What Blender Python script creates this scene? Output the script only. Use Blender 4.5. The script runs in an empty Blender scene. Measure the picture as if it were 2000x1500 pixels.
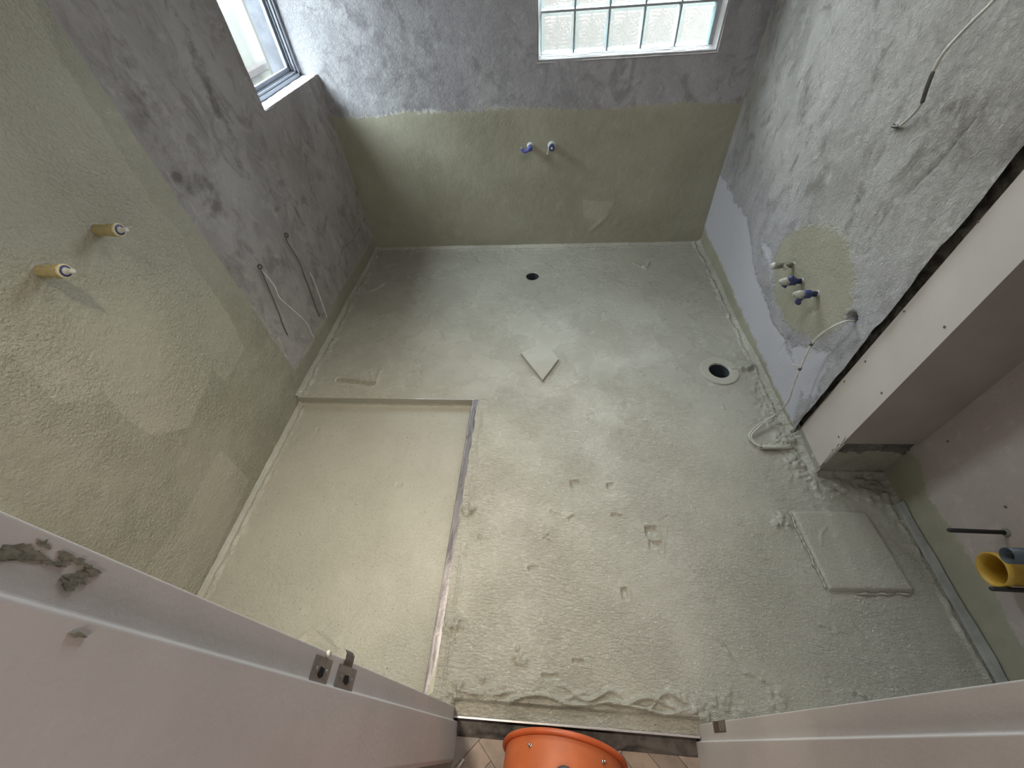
import bpy, bmesh, math, random
import numpy as np
from mathutils import Vector, Matrix

S = bpy.context.scene
C = S.collection
random.seed(4)

# ------------------------------------------------------------------ camera
CAM = np.array([0.0, 0.0, 1.9])
R_ = np.array([0.99588928, 0.06715978, -0.06077923])
D_ = np.array([0.0107779, -0.7541027, -0.65666807])
F_ = np.array([-0.08993546, 0.65331362, -0.75172663])
FPX = 808.42
cam_d = bpy.data.cameras.new('camera')
cam_d.sensor_width = 36.0
cam_d.lens = FPX * 36.0 / 2000.0
cam_d.clip_start = 0.02
cam_d.clip_end = 200
cam = bpy.data.objects.new('camera', cam_d)
C.objects.link(cam)
cam.matrix_world = Matrix(((R_[0], -D_[0], -F_[0], CAM[0]), (R_[1], -D_[1], -F_[1], CAM[1]),
                           (R_[2], -D_[2], -F_[2], CAM[2]), (0, 0, 0, 1)))
S.camera = cam

# ------------------------------------------------------------------ sky, added lamps, exposure
EXPOSURE = 3.12
SKY = 5.3
HALL_W = 1.6
BATH_W = 1.3
PANEL_W = 1.1
S.view_settings.view_transform = 'Standard'
S.view_settings.look = 'None'
S.view_settings.gamma = 1.0
S.view_settings.exposure = EXPOSURE
S.view_settings.use_curve_mapping = False
W = bpy.data.worlds.new('overcast_sky')
S.world = W
W.use_nodes = True
bg = W.node_tree.nodes['Background']
bg.inputs['Color'].default_value = (0.89, 0.94, 1.0, 1)
bg.inputs['Strength'].default_value = SKY
S.cycles.max_bounces = 12
S.cycles.diffuse_bounces = 6
S.cycles.glossy_bounces = 4
S.cycles.transmission_bounces = 8
S.cycles.transparent_max_bounces = 12
S.cycles.sample_clamp_indirect = 6
S.cycles.caustics_reflective = False
S.cycles.caustics_refractive = False


def area(name, loc, rot, sx, sy, power, color, portal=False):
    l = bpy.data.lights.new(name, 'AREA')
    l.shape = 'RECTANGLE'
    l.size, l.size_y = sx, sy
    l.energy = power
    l.color = color
    if portal:
        l.cycles.is_portal = True
    o = bpy.data.objects.new(name, l)
    C.objects.link(o)
    o.location = loc
    o.rotation_euler = rot
    return o


W2 = (-0.088, 0.972, 1.278, 2.34)          # glass block opening: x0 x1 z0 z1
W1 = (2.485, 3.211, 1.272, 2.34)           # side window opening: y0 y1 z0 z1
area('window_portal', (0.44, 3.36, 1.81), (math.radians(-90), 0, 0), 1.06, 1.06, 1, (1, 1, 1), True)
area('side_window_portal', (-1.83, 2.85, 1.81), (0, math.radians(-90), 0), 1.07, 0.73, 1, (1, 1, 1), True)
area('added_hall_fill', (0.1, -0.95, 2.52), (0, 0, 0), 0.5, 0.5, HALL_W, (1.0, 0.86, 0.76))  # added fill from the hall side, source never in view
area('added_bath_fill', (0.25, 1.75, 2.54), (0, 0, 0), 0.56, 0.56, PANEL_W, (1.0, 0.97, 0.93))  # added soft fill that lifts the whole room
_dl = area('added_shower_fill', (-0.66, 0.62, 2.572), (0, 0, 0), 0.14, 0.14, BATH_W, (1.0, 0.90, 0.72))  # added spot that brightens the shower floor
_dl.data.spread = math.radians(80)

# ------------------------------------------------------------------ geometry of the room
LA, LB = -1.577, 0.012448
RA, RB = 1.3103, -0.02803
YB = 3.211
HC = 2.6


def ray(px, py):
    return (px - 1000) / FPX * R_ + (py - 750) / FPX * D_ + F_


def on_floor(px, py, z=0.0):
    v = ray(px, py); t = (z - CAM[2]) / v[2]; p = CAM + t * v
    return p


def on_left(px, py, off=0.0):
    v = ray(px, py); t = (LA + off) / (v[0] - LB * v[1]); return CAM + t * v


def on_right(px, py, off=0.0):
    v = ray(px, py); t = (RA - off) / (v[0] - RB * v[1]); return CAM + t * v


def on_y(px, py, y):
    v = ray(px, py); return CAM + v * (y / v[1])


def on_x(px, py, x):
    v = ray(px, py); return CAM + v * (x / v[0])


def XL(y): return LA + LB * y
def XR(y): return RA + RB * y


# ------------------------------------------------------------------ numpy noise
_T = {}


def vnoise(x, y, seed=0):
    if seed not in _T:
        _T[seed] = np.random.default_rng(seed).random((256, 256))
    T = _T[seed]
    xi = np.floor(x).astype(int); yi = np.floor(y).astype(int)
    fx = x - xi; fy = y - yi
    fx = fx * fx * fx * (fx * (fx * 6 - 15) + 10); fy = fy * fy * fy * (fy * (fy * 6 - 15) + 10)
    a = T[xi & 255, yi & 255]; b = T[(xi + 1) & 255, yi & 255]
    c = T[xi & 255, (yi + 1) & 255]; d = T[(xi + 1) & 255, (yi + 1) & 255]
    return (a * (1 - fx) + b * fx) * (1 - fy) + (c * (1 - fx) + d * fx) * fy - 0.5


def fbm(x, y, scale, seed=0, octv=3):
    s = 0; a = 1.0
    for i in range(octv):
        s = s + a * vnoise(x / scale * 2 ** i + 17.3 * i, y / scale * 2 ** i + 5.1 * i, seed + i)
        a *= 0.5
    return s


def sstep(a, b, x):
    t = np.clip((x - a) / (b - a), 0, 1); return t * t * (3 - 2 * t)


def poly_sd(poly, X, Y):
    """signed distance to a polygon, positive inside"""
    P = np.asarray(poly, float)
    d = np.full(X.shape, 1e9); ins = np.zeros(X.shape, bool)
    n = len(P)
    for i in range(n):
        a = P[i]; b = P[(i + 1) % n]
        e = b - a; wx = X - a[0]; wy = Y - a[1]
        t = np.clip((wx * e[0] + wy * e[1]) / (e @ e), 0, 1)
        d = np.minimum(d, (wx - e[0] * t) ** 2 + (wy - e[1] * t) ** 2)
        cond = (a[1] > Y) != (b[1] > Y)
        with np.errstate(divide='ignore', invalid='ignore'):
            xc = (b[0] - a[0]) * (Y - a[1]) / (b[1] - a[1]) + a[0]
        ins ^= cond & (X < xc)
    d = np.sqrt(d)
    return np.where(ins, d, -d)


def line_d(pts, X, Y):
    """distance to a polyline, and running parameter"""
    d = np.full(X.shape, 1e9)
    for a, b in zip(pts[:-1], pts[1:]):
        a = np.asarray(a, float)[:2]; b = np.asarray(b, float)[:2]
        e = b - a; wx = X - a[0]; wy = Y - a[1]
        t = np.clip((wx * e[0] + wy * e[1]) / (e @ e), 0, 1)
        d = np.minimum(d, (wx - e[0] * t) ** 2 + (wy - e[1] * t) ** 2)
    return np.sqrt(d)


def gauss(d, w): return np.exp(-(d / w) ** 2)


# ------------------------------------------------------------------ materials
class NT:
    def __init__(self, name):
        self.m = bpy.data.materials.new(name); self.m.use_nodes = True
        self.t = self.m.node_tree; self.t.nodes.clear()
        self.out = self.t.nodes.new('ShaderNodeOutputMaterial')
        self.co = self.n('ShaderNodeTexCoord').outputs['Object']

    def n(self, typ, **kw):
        nd = self.t.nodes.new(typ)
        for k, v in kw.items(): setattr(nd, k, v)
        return nd

    def set(self, sock, v):
        if isinstance(v, bpy.types.NodeSocket): self.t.links.new(v, sock)
        else:
            if isinstance(v, (tuple, list)) and len(v) == 3 and sock.type == 'RGBA': v = tuple(v) + (1,)
            sock.default_value = v

    def noise(self, scale, detail=4, rough=0.55, dist=0.0, co=None, scl=None):
        nd = self.n('ShaderNodeTexNoise')
        c = co or self.co
        if scl is not None:
            mp = self.n('ShaderNodeMapping'); self.t.links.new(c, mp.inputs['Vector'])
            if len(scl) == 2:
                mp.inputs['Scale'].default_value = scl[0]; mp.inputs['Rotation'].default_value = scl[1]
            else: mp.inputs['Scale'].default_value = scl
            c = mp.outputs[0]
        self.t.links.new(c, nd.inputs['Vector'])
        nd.inputs['Scale'].default_value = scale; nd.inputs['Detail'].default_value = detail
        nd.inputs['Roughness'].default_value = rough; nd.inputs['Distortion'].default_value = dist
        return nd.outputs[0]

    def math(self, op, a, b=0.0, c=0.0):
        nd = self.n('ShaderNodeMath', operation=op)
        for i, v in enumerate((a, b, c)): self.set(nd.inputs[i], v)
        return nd.outputs[0]

    def rng(self, v, a, b, c=0.0, d=1.0, smooth=True):
        nd = self.n('ShaderNodeMapRange'); nd.interpolation_type = 'SMOOTHSTEP' if smooth else 'LINEAR'
        for i, x in enumerate((v, a, b, c, d)): self.set(nd.inputs[i], x)
        return nd.outputs[0]

    def mix(self, f, a, b):
        nd = self.n('ShaderNodeMix', data_type='RGBA')
        self.set(nd.inputs[0], f); self.set(nd.inputs[6], a); self.set(nd.inputs[7], b)
        return nd.outputs[2]

    def fmix(self, f, a, b):
        nd = self.n('ShaderNodeMix', data_type='FLOAT')
        self.set(nd.inputs[0], f); self.set(nd.inputs[2], a); self.set(nd.inputs[3], b)
        return nd.outputs[0]

    def attr(self, name):
        return self.n('ShaderNodeAttribute', attribute_name=name).outputs['Fac']

    def bump(self, h, dist, strength=1.0, normal=None):
        nd = self.n('ShaderNodeBump'); nd.inputs['Strength'].default_value = strength
        nd.inputs['Distance'].default_value = dist
        self.set(nd.inputs['Height'], h)
        if normal is not None: self.set(nd.inputs['Normal'], normal)
        return nd.outputs[0]

    def pbr(self, col, rough, metal=0.0, normal=None, spec=0.5, **kw):
        p = self.n('ShaderNodeBsdfPrincipled')
        self.set(p.inputs['Base Color'], col); self.set(p.inputs['Roughness'], rough)
        self.set(p.inputs['Metallic'], metal); self.set(p.inputs['Specular IOR Level'], spec)
        if normal is not None: self.set(p.inputs['Normal'], normal)
        for k, v in kw.items(): self.set(p.inputs[k], v)
        self.t.links.new(p.outputs[0], self.out.inputs[0])
        return p


def simple(name, col, rough=0.5, metal=0.0, var=0.12, scale=30, bump=0.0, bscale=80, spec=0.5, dark=None):
    t = NT(name)
    n = t.noise(scale, 4)
    d = dark or tuple(c * (1 - var) for c in col)
    c = t.mix(t.rng(n, 0.35, 0.65), d, tuple(min(1, x * (1 + var * 0.5)) for x in col))
    nm = t.bump(t.noise(bscale, 3), bump) if bump else None
    t.pbr(c, rough, metal, nm, spec)
    return t.m


COAT = (0.350, 0.334, 0.264)
COAT_D = (0.296, 0.280, 0.212)
COAT_L = (0.405, 0.386, 0.308)


COAT_FLOOR = ((0.335, 0.322, 0.270), (0.358, 0.345, 0.291), (0.385, 0.371, 0.318))


def coat_color(t, patch=None, cols=None):
    cd, cm, cl = cols or (COAT_D, COAT, COAT_L)
    n1 = t.noise(2.3, 5, 0.6, 0.4)
    n2 = t.noise(9.0, 5, 0.6, 1.0)
    c = t.mix(t.rng(n1, 0.32, 0.68), cd, cm)
    c = t.mix(t.rng(n2, 0.50, 0.78, 0, 0.5), c, cl)
    c = t.mix(t.rng(t.noise(5.0, 3, 0.5, 2.0), 0.55, 0.6, 0, 0.18), c, (0.30, 0.298, 0.245))
    if patch is not None: c = t.mix(patch, c, cl)
    return c


def membrane_mat(name, stroke=1.0, rough=0.36, floor=False):
    t = NT(name)
    patch = None
    c = coat_color(t, patch, COAT_FLOOR)
    h = t.noise(95, 3, 0.6, 0.6)
    h2 = t.noise(46, 4, 0.6, 1.2, scl=((1.0, 2.6, 1.0), (0, 0, 0.5)))
    h3 = t.noise(260, 2, 0.5)
    hh = t.math('ADD', t.math('MULTIPLY', h, 0.8), t.math('MULTIPLY', h2, 1.6 * stroke))
    hh = t.math('ADD', hh, t.math('MULTIPLY', h3, 0.22))
    amt = t.rng(t.noise(2.6, 3), 0.36, 0.62, 0.55, 1.0)
    nm = t.bump(t.math('MULTIPLY', hh, amt), 0.0048)
    r = t.fmix(t.rng(t.noise(3.1, 4), 0.4, 0.65), rough - 0.05, rough + 0.09)
    # pinholes and grit
    pin = t.rng(t.noise(150, 1), 0.24, 0.28)
    c = t.mix(pin, (0.10, 0.095, 0.08), c)
    t.pbr(c, r, 0, nm, 0.7)
    return t.m


def wall_mat(name, rawa, rawb, rawdark, edge=0.02, sheet2=None, streak=(1, 1, 1), rough_raw=0.85, rawbump=0.004, coatk=1.0, soft=0.004):
    """render coat where attribute 'coat' > 0, smooth board where 'board' > 0, plaster elsewhere; 'stain' darkens plaster"""
    t = NT(name)
    e = t.math('MULTIPLY', t.math('SUBTRACT', t.noise(28, 4, 0.6), 0.5), edge * 2)
    mk = t.rng(t.math('ADD', t.attr('coat'), e), -soft, soft * 1.5)
    n1 = t.noise(2.6, 6, 0.62, 0.5, scl=streak)
    n2 = t.noise(7.0, 7, 0.68, 1.2, scl=streak)
    raw = t.mix(t.rng(n1, 0.34, 0.66), rawa, rawb)
    raw = t.mix(t.rng(n2, 0.48, 0.68, 0, 0.8), raw, rawdark)
    raw = t.mix(t.rng(t.noise(16, 6, 0.65, 0.6, scl=streak), 0.53, 0.75, 0, 0.5), raw, tuple(min(1, x * 1.35) for x in rawb))
    raw = t.mix(t.rng(t.noise(75, 5, 0.65, 0.4), 0.60, 0.74, 0, 0.45), raw, tuple(x * 0.7 for x in rawdark))
    st = t.math('ADD', t.attr('stain'), t.math('MULTIPLY', t.math('SUBTRACT', t.noise(22, 5, 0.65), 0.5), 1.1))
    raw = t.mix(t.rng(st, 0.32, 0.8, 0, 0.7), raw, tuple(x * 0.45 for x in rawdark))
    if sheet2 is not None:
        e2 = t.math('MULTIPLY', t.math('SUBTRACT', t.noise(14, 5, 0.65), 0.5), 0.11)
        raw = t.mix(t.rng(t.attr('board'), -0.50, -0.02, 0, 0.65), raw, t.mix(t.rng(n2, 0.35, 0.7), (0.47, 0.46, 0.50), (0.36, 0.35, 0.385)))
        mb = t.rng(t.math('ADD', t.attr('board'), e2), -0.012, 0.02)
        raw = t.mix(mb, raw, sheet2)
    raw = t.mix(t.rng(st, 1.5, 1.9), raw, (0.03, 0.028, 0.025))  # paints the dark inside of the cable hole
    e3 = t.math('MULTIPLY', t.math('SUBTRACT', t.noise(30, 3), 0.5), 0.03)
    patch = t.rng(t.math('ADD', t.attr('second'), e3), -0.004, 0.004, 0, 0.75)
    cc = coat_color(t, patch)
    col = t.mix(mk, raw, cc)
    rb = t.math('ADD', t.noise(42, 6, 0.7, 0.8), t.math('MULTIPLY', t.noise(150, 3, 0.6), 0.35))
    if sheet2 is not None: rb = t.math('MULTIPLY', rb, t.fmix(mb, 1.0, 0.15))
    cb = t.math('ADD', t.math('MULTIPLY', t.noise(90, 4, 0.6, 0.5), 0.9), t.math('MULTIPLY', t.noise(48, 3, 0.6, 0.6), 0.7))
    cb = t.math('MULTIPLY', cb, t.rng(t.noise(3.0, 3), 0.35, 0.65, 0.45 * coatk, 1.1 * coatk))
    nm = t.bump(t.fmix(mk, rb, cb), rawbump)
    ro = t.fmix(mk, rough_raw, 0.45)
    t.pbr(col, ro, 0, nm, t.fmix(mk, 0.25, 0.45))
    return t.m


M = {}
M['floor'] = membrane_mat('membrane_floor', 1.0, 0.25)
M['coat'] = membrane_mat('membrane_coat', 0.5, 0.4)
M['wall_left'] = wall_mat('plaster_left', (0.325, 0.302, 0.292), (0.42, 0.395, 0.382), (0.225, 0.205, 0.197), 0.012, None, (1, 1, 0.6), rawbump=0.006, coatk=1.5)
M['wall_back'] = wall_mat('plaster_back', (0.31, 0.298, 0.315), (0.40, 0.39, 0.405), (0.225, 0.215, 0.225), 0.04, None, (1, 1, 0.8), rawbump=0.0065, coatk=0.45, soft=0.008)
M['wall_right'] = wall_mat('plaster_right', (0.335, 0.318, 0.292), (0.485, 0.468, 0.44), (0.215, 0.20, 0.175), 0.045, (0.46, 0.455, 0.50), (1, 1, 0.7), rawbump=0.013, coatk=0.5, soft=0.014)
M['wall_alcove'] = wall_mat('alcove_board', (0.43, 0.37, 0.35), (0.46, 0.41, 0.39), (0.41, 0.355, 0.335), 0.03, None, (1, 1, 1), 0.7, 0.0006)
M['rubble'] = wall_mat('dark_masonry', (0.12, 0.11, 0.10), (0.19, 0.175, 0.16), (0.06, 0.055, 0.05), 0.03, None, (1, 1, 1), 0.9, 0.008)
M['gap'] = simple('dark_mortar', (0.17, 0.16, 0.14), 0.9, 0, 0.5, 25, 0.01, 40, 0.2)
M['board'] = simple('plasterboard', (0.56, 0.51, 0.475), 0.75, 0, 0.05, 3, 0.0004, 60, 0.3)
M['board_b'] = simple('brown_board', (0.33, 0.28, 0.25), 0.8, 0, 0.08, 3, 0.0004, 60, 0.2)
M['jamb'] = simple('painted_door_frame', (0.66, 0.62, 0.61), 0.45, 0, 0.07, 4, 0.0005, 90)
M['hinge'] = simple('hinge_recess', (0.14, 0.095, 0.08), 0.6, 0.0, 0.4, 60)
M['strike'] = simple('brushed_zinc', (0.34, 0.32, 0.30), 0.45, 0.75, 0.2, 40)
M['black'] = simple('black_hole', (0.012, 0.011, 0.010), 0.9)
M['steel'] = None
M['white'] = simple('white_paint', (0.72, 0.70, 0.70), 0.6, 0, 0.08, 6, 0.0006, 70)
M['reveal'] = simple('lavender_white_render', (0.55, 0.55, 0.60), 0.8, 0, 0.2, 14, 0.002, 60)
M['alu'] = simple('grey_aluminium', (0.30, 0.315, 0.36), 0.4, 0.35, 0.06, 20)
M['grout'] = simple('grey_grout', (0.42, 0.42, 0.45), 0.85, 0, 0.1, 40, 0.001, 120)
M['ext'] = simple('darkened_cream_render', (0.060, 0.057, 0.050), 0.9, 0, 0.05, 3)  # colour kept dark to offset bright daylight on the wall
M['outer'] = simple('darkened_lavender_render', (0.10, 0.10, 0.115), 0.9, 0, 0.2, 14, 0.002, 60)  # white render darkened in colour to offset the strong sky light
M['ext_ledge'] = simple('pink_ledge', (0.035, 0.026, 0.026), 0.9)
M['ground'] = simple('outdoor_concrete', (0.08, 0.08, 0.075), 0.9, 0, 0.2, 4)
M['ceiling'] = simple('ceiling_paint', (0.66, 0.65, 0.63), 0.9, 0, 0.03, 2)
M['hallwall'] = simple('hall_paint', (0.62, 0.56, 0.53), 0.85, 0, 0.03, 2)
M['sleeve'] = simple('yellowed_plastic', (0.42, 0.34, 0.17), 0.45, 0, 0.15, 40)
M['sleeve_lip'] = simple('pale_plastic_lip', (0.62, 0.55, 0.36), 0.4)
M['blue'] = simple('blue_plastic', (0.04, 0.05, 0.155), 0.4, 0, 0.25, 50)
M['blue_l'] = simple('light_blue_plastic', (0.11, 0.13, 0.42), 0.4, 0, 0.25, 50)
M['palewhite'] = simple('chalky_plastic', (0.55, 0.55, 0.50), 0.6, 0, 0.15, 60, 0.001, 150)
M['greygreen'] = simple('coated_pipe', (0.24, 0.24, 0.20), 0.6, 0, 0.2, 60, 0.002, 150)
M['splash'] = simple('dried_mortar', (0.25, 0.235, 0.185), 0.8, 0, 0.3, 200)
M['tip'] = simple('dusty_plug_tip', (0.42, 0.42, 0.37), 0.6, 0, 0.3, 90, 0.001, 150)
M['paper'] = simple('paper_tape', (0.62, 0.61, 0.55), 0.8)
M['wire'] = simple('off_white_wire', (0.52, 0.50, 0.45), 0.5, 0, 0.15, 20)
M['wire_w'] = simple('white_wire', (0.75, 0.74, 0.70), 0.5)
M['wire_d'] = simple('dark_strand', (0.05, 0.047, 0.042), 0.6)
M['wire_g'] = simple('grey_wire', (0.10, 0.095, 0.085), 0.6)
M['tape'] = simple('grey_sealing_tape', (0.27, 0.267, 0.245), 0.6, 0, 0.2, 14, 0.001, 60)
M['yellow'] = simple('yellow_plastic', (0.52, 0.32, 0.045), 0.45, 0, 0.1, 20)
M['yellow_d'] = simple('amber_plastic', (0.45, 0.27, 0.04), 0.5, 0, 0.1, 20)
M['slate'] = simple('slate_plastic', (0.055, 0.07, 0.085), 0.45, 0, 0.1, 20)
M['rod'] = simple('black_rubber', (0.018, 0.018, 0.018), 0.55)
M['orange'] = simple('orange_enamel', (0.50, 0.125, 0.04), 0.52, 0, 0.13, 9, 0.0003, 40)
M['orange_d'] = simple('orange_rim', (0.50, 0.10, 0.03), 0.4, 0, 0.15, 12)
M['chrome'] = simple('chrome', (0.6, 0.6, 0.6), 0.22, 1.0, 0.1, 40)
M['dkplastic'] = simple('dark_grey_plastic', (0.05, 0.047, 0.05), 0.45)
M['darkmetal'] = simple('dark_threshold', (0.045, 0.038, 0.036), 0.5, 0.3, 0.3, 30)
M['screed'] = simple('dark_adhesive', (0.075, 0.064, 0.058), 0.75, 0, 0.75, 14, 0.004, 30)
M['lip'] = simple('silver_edge', (0.50, 0.46, 0.46), 0.35, 0.6, 0.1, 40)
M['screw'] = simple('dull_screw', (0.22, 0.20, 0.18), 0.45, 0.7)
PLANK = [simple('oak_plank_%d' % i, c, 0.5, 0, 0.22, 16, 0.0008, 60) for i, c in
         enumerate([(0.25, 0.18, 0.135), (0.20, 0.15, 0.115), (0.28, 0.21, 0.165), (0.19, 0.155, 0.13)])]


def steel_mat():
    t = NT('smeared_steel_edge')
    n = t.noise(16, 5, 0.6, 0.8, scl=(2.5, 0.35, 1))
    c = t.mix(t.rng(n, 0.42, 0.62), (0.20, 0.186, 0.192), (0.10, 0.09, 0.10))
    co = t.math('ADD', t.attr('coat'), t.math('MULTIPLY', t.math('SUBTRACT', t.noise(60, 5, 0.6, 0.5, scl=(1, 0.12, 1)), 0.5), 0.02))
    m = t.rng(co, -0.001, 0.002)
    t.pbr(t.mix(m, c, coat_color(t)), t.fmix(m, 0.42, 0.42), t.fmix(m, 0.55, 0.0), t.bump(t.noise(80, 3), 0.0008), 0.5)
    return t.m


M['steel'] = steel_mat()


def pane_mat():
    t = NT('clear_pane')
    tr = t.n('ShaderNodeBsdfTransparent'); tr.inputs[0].default_value = (0.93, 0.98, 0.97, 1)
    gl = t.n('ShaderNodeBsdfGlossy'); gl.inputs['Roughness'].default_value = 0.02
    mx = t.n('ShaderNodeMixShader'); mx.inputs[0].default_value = 0.06
    t.t.links.new(tr.outputs[0], mx.inputs[1]); t.t.links.new(gl.outputs[0], mx.inputs[2])
    t.t.links.new(mx.outputs[0], t.out.inputs[0])
    return t.m


def block_glass(name, tint, refr):
    t = NT(name)
    tr = t.n('ShaderNodeBsdfTransparent'); tr.inputs[0].default_value = tint + (1,)
    rf = t.n('ShaderNodeBsdfRefraction'); rf.inputs['IOR'].default_value = 1.5
    rf.inputs['Color'].default_value = tint + (1,); rf.inputs['Roughness'].default_value = 0.05
    gl = t.n('ShaderNodeBsdfGlossy'); gl.inputs['Roughness'].default_value = 0.1
    mx = t.n('ShaderNodeMixShader'); mx.inputs[0].default_value = refr
    m2 = t.n('ShaderNodeMixShader'); m2.inputs[0].default_value = 0.07
    L = t.t.links.new
    L(tr.outputs[0], mx.inputs[1]); L(rf.outputs[0], mx.inputs[2])
    L(mx.outputs[0], m2.inputs[1]); L(gl.outputs[0], m2.inputs[2]); L(m2.outputs[0], t.out.inputs[0])
    return t.m


M['pane'] = pane_mat()
M['gb_face'] = block_glass('patterned_block_glass', (0.92, 0.94, 0.93), 0.45)
M['gb_edge'] = block_glass('mint_block_edge', (0.78, 0.91, 0.91), 0.3)
M['gb_back'] = block_glass('clear_block_back', (0.95, 0.97, 0.97), 0.0)


# ------------------------------------------------------------------ object helpers
def link_obj(name, mesh, mat=None, parent=None):
    o = bpy.data.objects.new(name, mesh)
    C.objects.link(o)
    if mat is not None:
        for m in (mat if isinstance(mat, (list, tuple)) else [mat]): mesh.materials.append(m)
    if parent is not None: o.parent = parent
    return o


class MB:
    def __init__(self): self.b = bmesh.new()

    def verts(self, pts): return [self.b.verts.new(Vector(p)) for p in pts]

    def box(self, lo, hi, bevel=0.0, mi=0):
        x0, y0, z0 = lo; x1, y1, z1 = hi
        v = self.verts([(x0, y0, z0), (x1, y0, z0), (x1, y1, z0), (x0, y1, z0), (x0, y0, z1), (x1, y0, z1), (x1, y1, z1), (x0, y1, z1)])
        fs = [self.b.faces.new([v[i] for i in f]) for f in ((3, 2, 1, 0), (4, 5, 6, 7), (0, 1, 5, 4), (1, 2, 6, 5), (2, 3, 7, 6), (3, 0, 4, 7))]
        for f in fs: f.material_index = mi
        if bevel:
            es = set(e for f in fs for e in f.edges)
            bmesh.ops.bevel(self.b, geom=list(es), offset=bevel, segments=2, affect='EDGES', profile=0.5)
        return self

    def prism(self, pts, vec, mi=0):
        """extrude polygon (3D points) along vec"""
        n = len(pts); a = self.verts(pts); c = self.verts([Vector(p) + Vector(vec) for p in pts])
        fs = [self.b.faces.new(a), self.b.faces.new(c[::-1])]
        for i in range(n): fs.append(self.b.faces.new((a[(i + 1) % n], a[i], c[i], c[(i + 1) % n])))
        for f in fs: f.material_index = mi
        return self

    def tube(self, pts, r, seg=8, smooth=4, cap=True, mi=0):
        P = [Vector(p) for p in pts]
        if smooth and len(P) > 2:
            Q = []
            for i in range(len(P) - 1):
                p0 = P[max(i - 1, 0)]; p1 = P[i]; p2 = P[i + 1]; p3 = P[min(i + 2, len(P) - 1)]
                for k in range(smooth):
                    t = k / smooth
                    Q.append(0.5 * ((2 * p1) + (p2 - p0) * t + (2 * p0 - 5 * p1 + 4 * p2 - p3) * t * t + (3 * p1 - p0 - 3 * p2 + p3) * t ** 3))
            Q.append(P[-1]); P = Q
        rings = []; up = Vector((0.13, 0.31, 0.94))
        for i, p in enumerate(P):
            d = (P[min(i + 1, len(P) - 1)] - P[max(i - 1, 0)]).normalized()
            u = up - d * up.dot(d)
            if u.length < 1e-3: u = Vector((1, 0, 0)) - d * d.x
            u.normalize(); up = u; w = d.cross(u)
            rr = r(i / max(1, len(P) - 1)) if callable(r) else r
            rings.append(self.verts([p + (u * math.cos(a) + w * math.sin(a)) * rr for a in [2 * math.pi * k / seg for k in range(seg)]]))
        for a, c in zip(rings[:-1], rings[1:]):
            for k in range(seg):
                f = self.b.faces.new((a[k], a[(k + 1) % seg], c[(k + 1) % seg], c[k])); f.smooth = True; f.material_index = mi
        if cap:
            for f in (self.b.faces.new(rings[0][::-1]), self.b.faces.new(rings[-1])): f.material_index = mi
        return self

    def lathe(self, prof, seg=24, axis='X', cap0=True, cap1=True, off=(0, 0, 0), smooth=True, mi=0):
        """profile (s along axis, radius)"""
        rings = []; o = Vector(off)
        for s, r in prof:
            pts = []
            for k in range(seg):
                a = 2 * math.pi * k / seg; c_, s_ = r * math.cos(a), r * math.sin(a)
                pts.append(o + Vector((s, c_, s_) if axis == 'X' else (s_, s, c_) if axis == 'Y' else (c_, s_, s)))
            rings.append(self.verts(pts))
        for a, c in zip(rings[:-1], rings[1:]):
            for k in range(seg):
                f = self.b.faces.new((a[k], a[(k + 1) % seg], c[(k + 1) % seg], c[k])); f.smooth = smooth; f.material_index = mi
        if cap0: self.b.faces.new(rings[0][::-1]).material_index = mi
        if cap1: self.b.faces.new(rings[-1]).material_index = mi
        return self

    def build(self, name, mat=None, parent=None, jitter=0.0):
        if jitter:
            for v in self.b.verts:
                v.co += Vector((random.uniform(-1, 1), random.uniform(-1, 1), random.uniform(-1, 1))) * jitter
        bmesh.ops.recalc_face_normals(self.b, faces=self.b.faces[:])
        me = bpy.data.meshes.new(name); self.b.to_mesh(me); self.b.free()
        return link_obj(name, me, mat, parent)


def tag(o, label=None, cat=None, group=None, kind=None):
    if label: o['label'] = label
    if cat: o['category'] = cat
    if group: o['group'] = group
    if kind: o['kind'] = kind
    return o


def thing(name, label, cat, mat=None, loc=None, group=None):
    o = bpy.data.objects.new(name, None); C.objects.link(o); o.empty_display_size = 0.05
    o.matrix_world = mat if mat is not None else Matrix.Translation(Vector((0, 0, 0) if loc is None else loc))
    return tag(o, label, cat, group)


def struct(name, label=None):
    o = bpy.data.objects.new(name, None); C.objects.link(o); o['kind'] = 'structure'
    if label: o['label'] = label
    return o


def frame(loc, xdir, up=(0, 0, 1)):
    x = Vector(xdir).normalized(); z = Vector(up); z = (z - x * z.dot(x)).normalized(); y = z.cross(x)
    return Matrix(((x.x, y.x, z.x, loc[0]), (x.y, y.y, z.y, loc[1]), (x.z, y.z, z.z, loc[2]), (0, 0, 0, 1)))


def copy_tree(o, parent=None):
    c = o.copy(); C.objects.link(c)
    if parent is not None: c.parent = parent
    for ch in list(o.children): copy_tree(ch, c)
    return c


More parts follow.
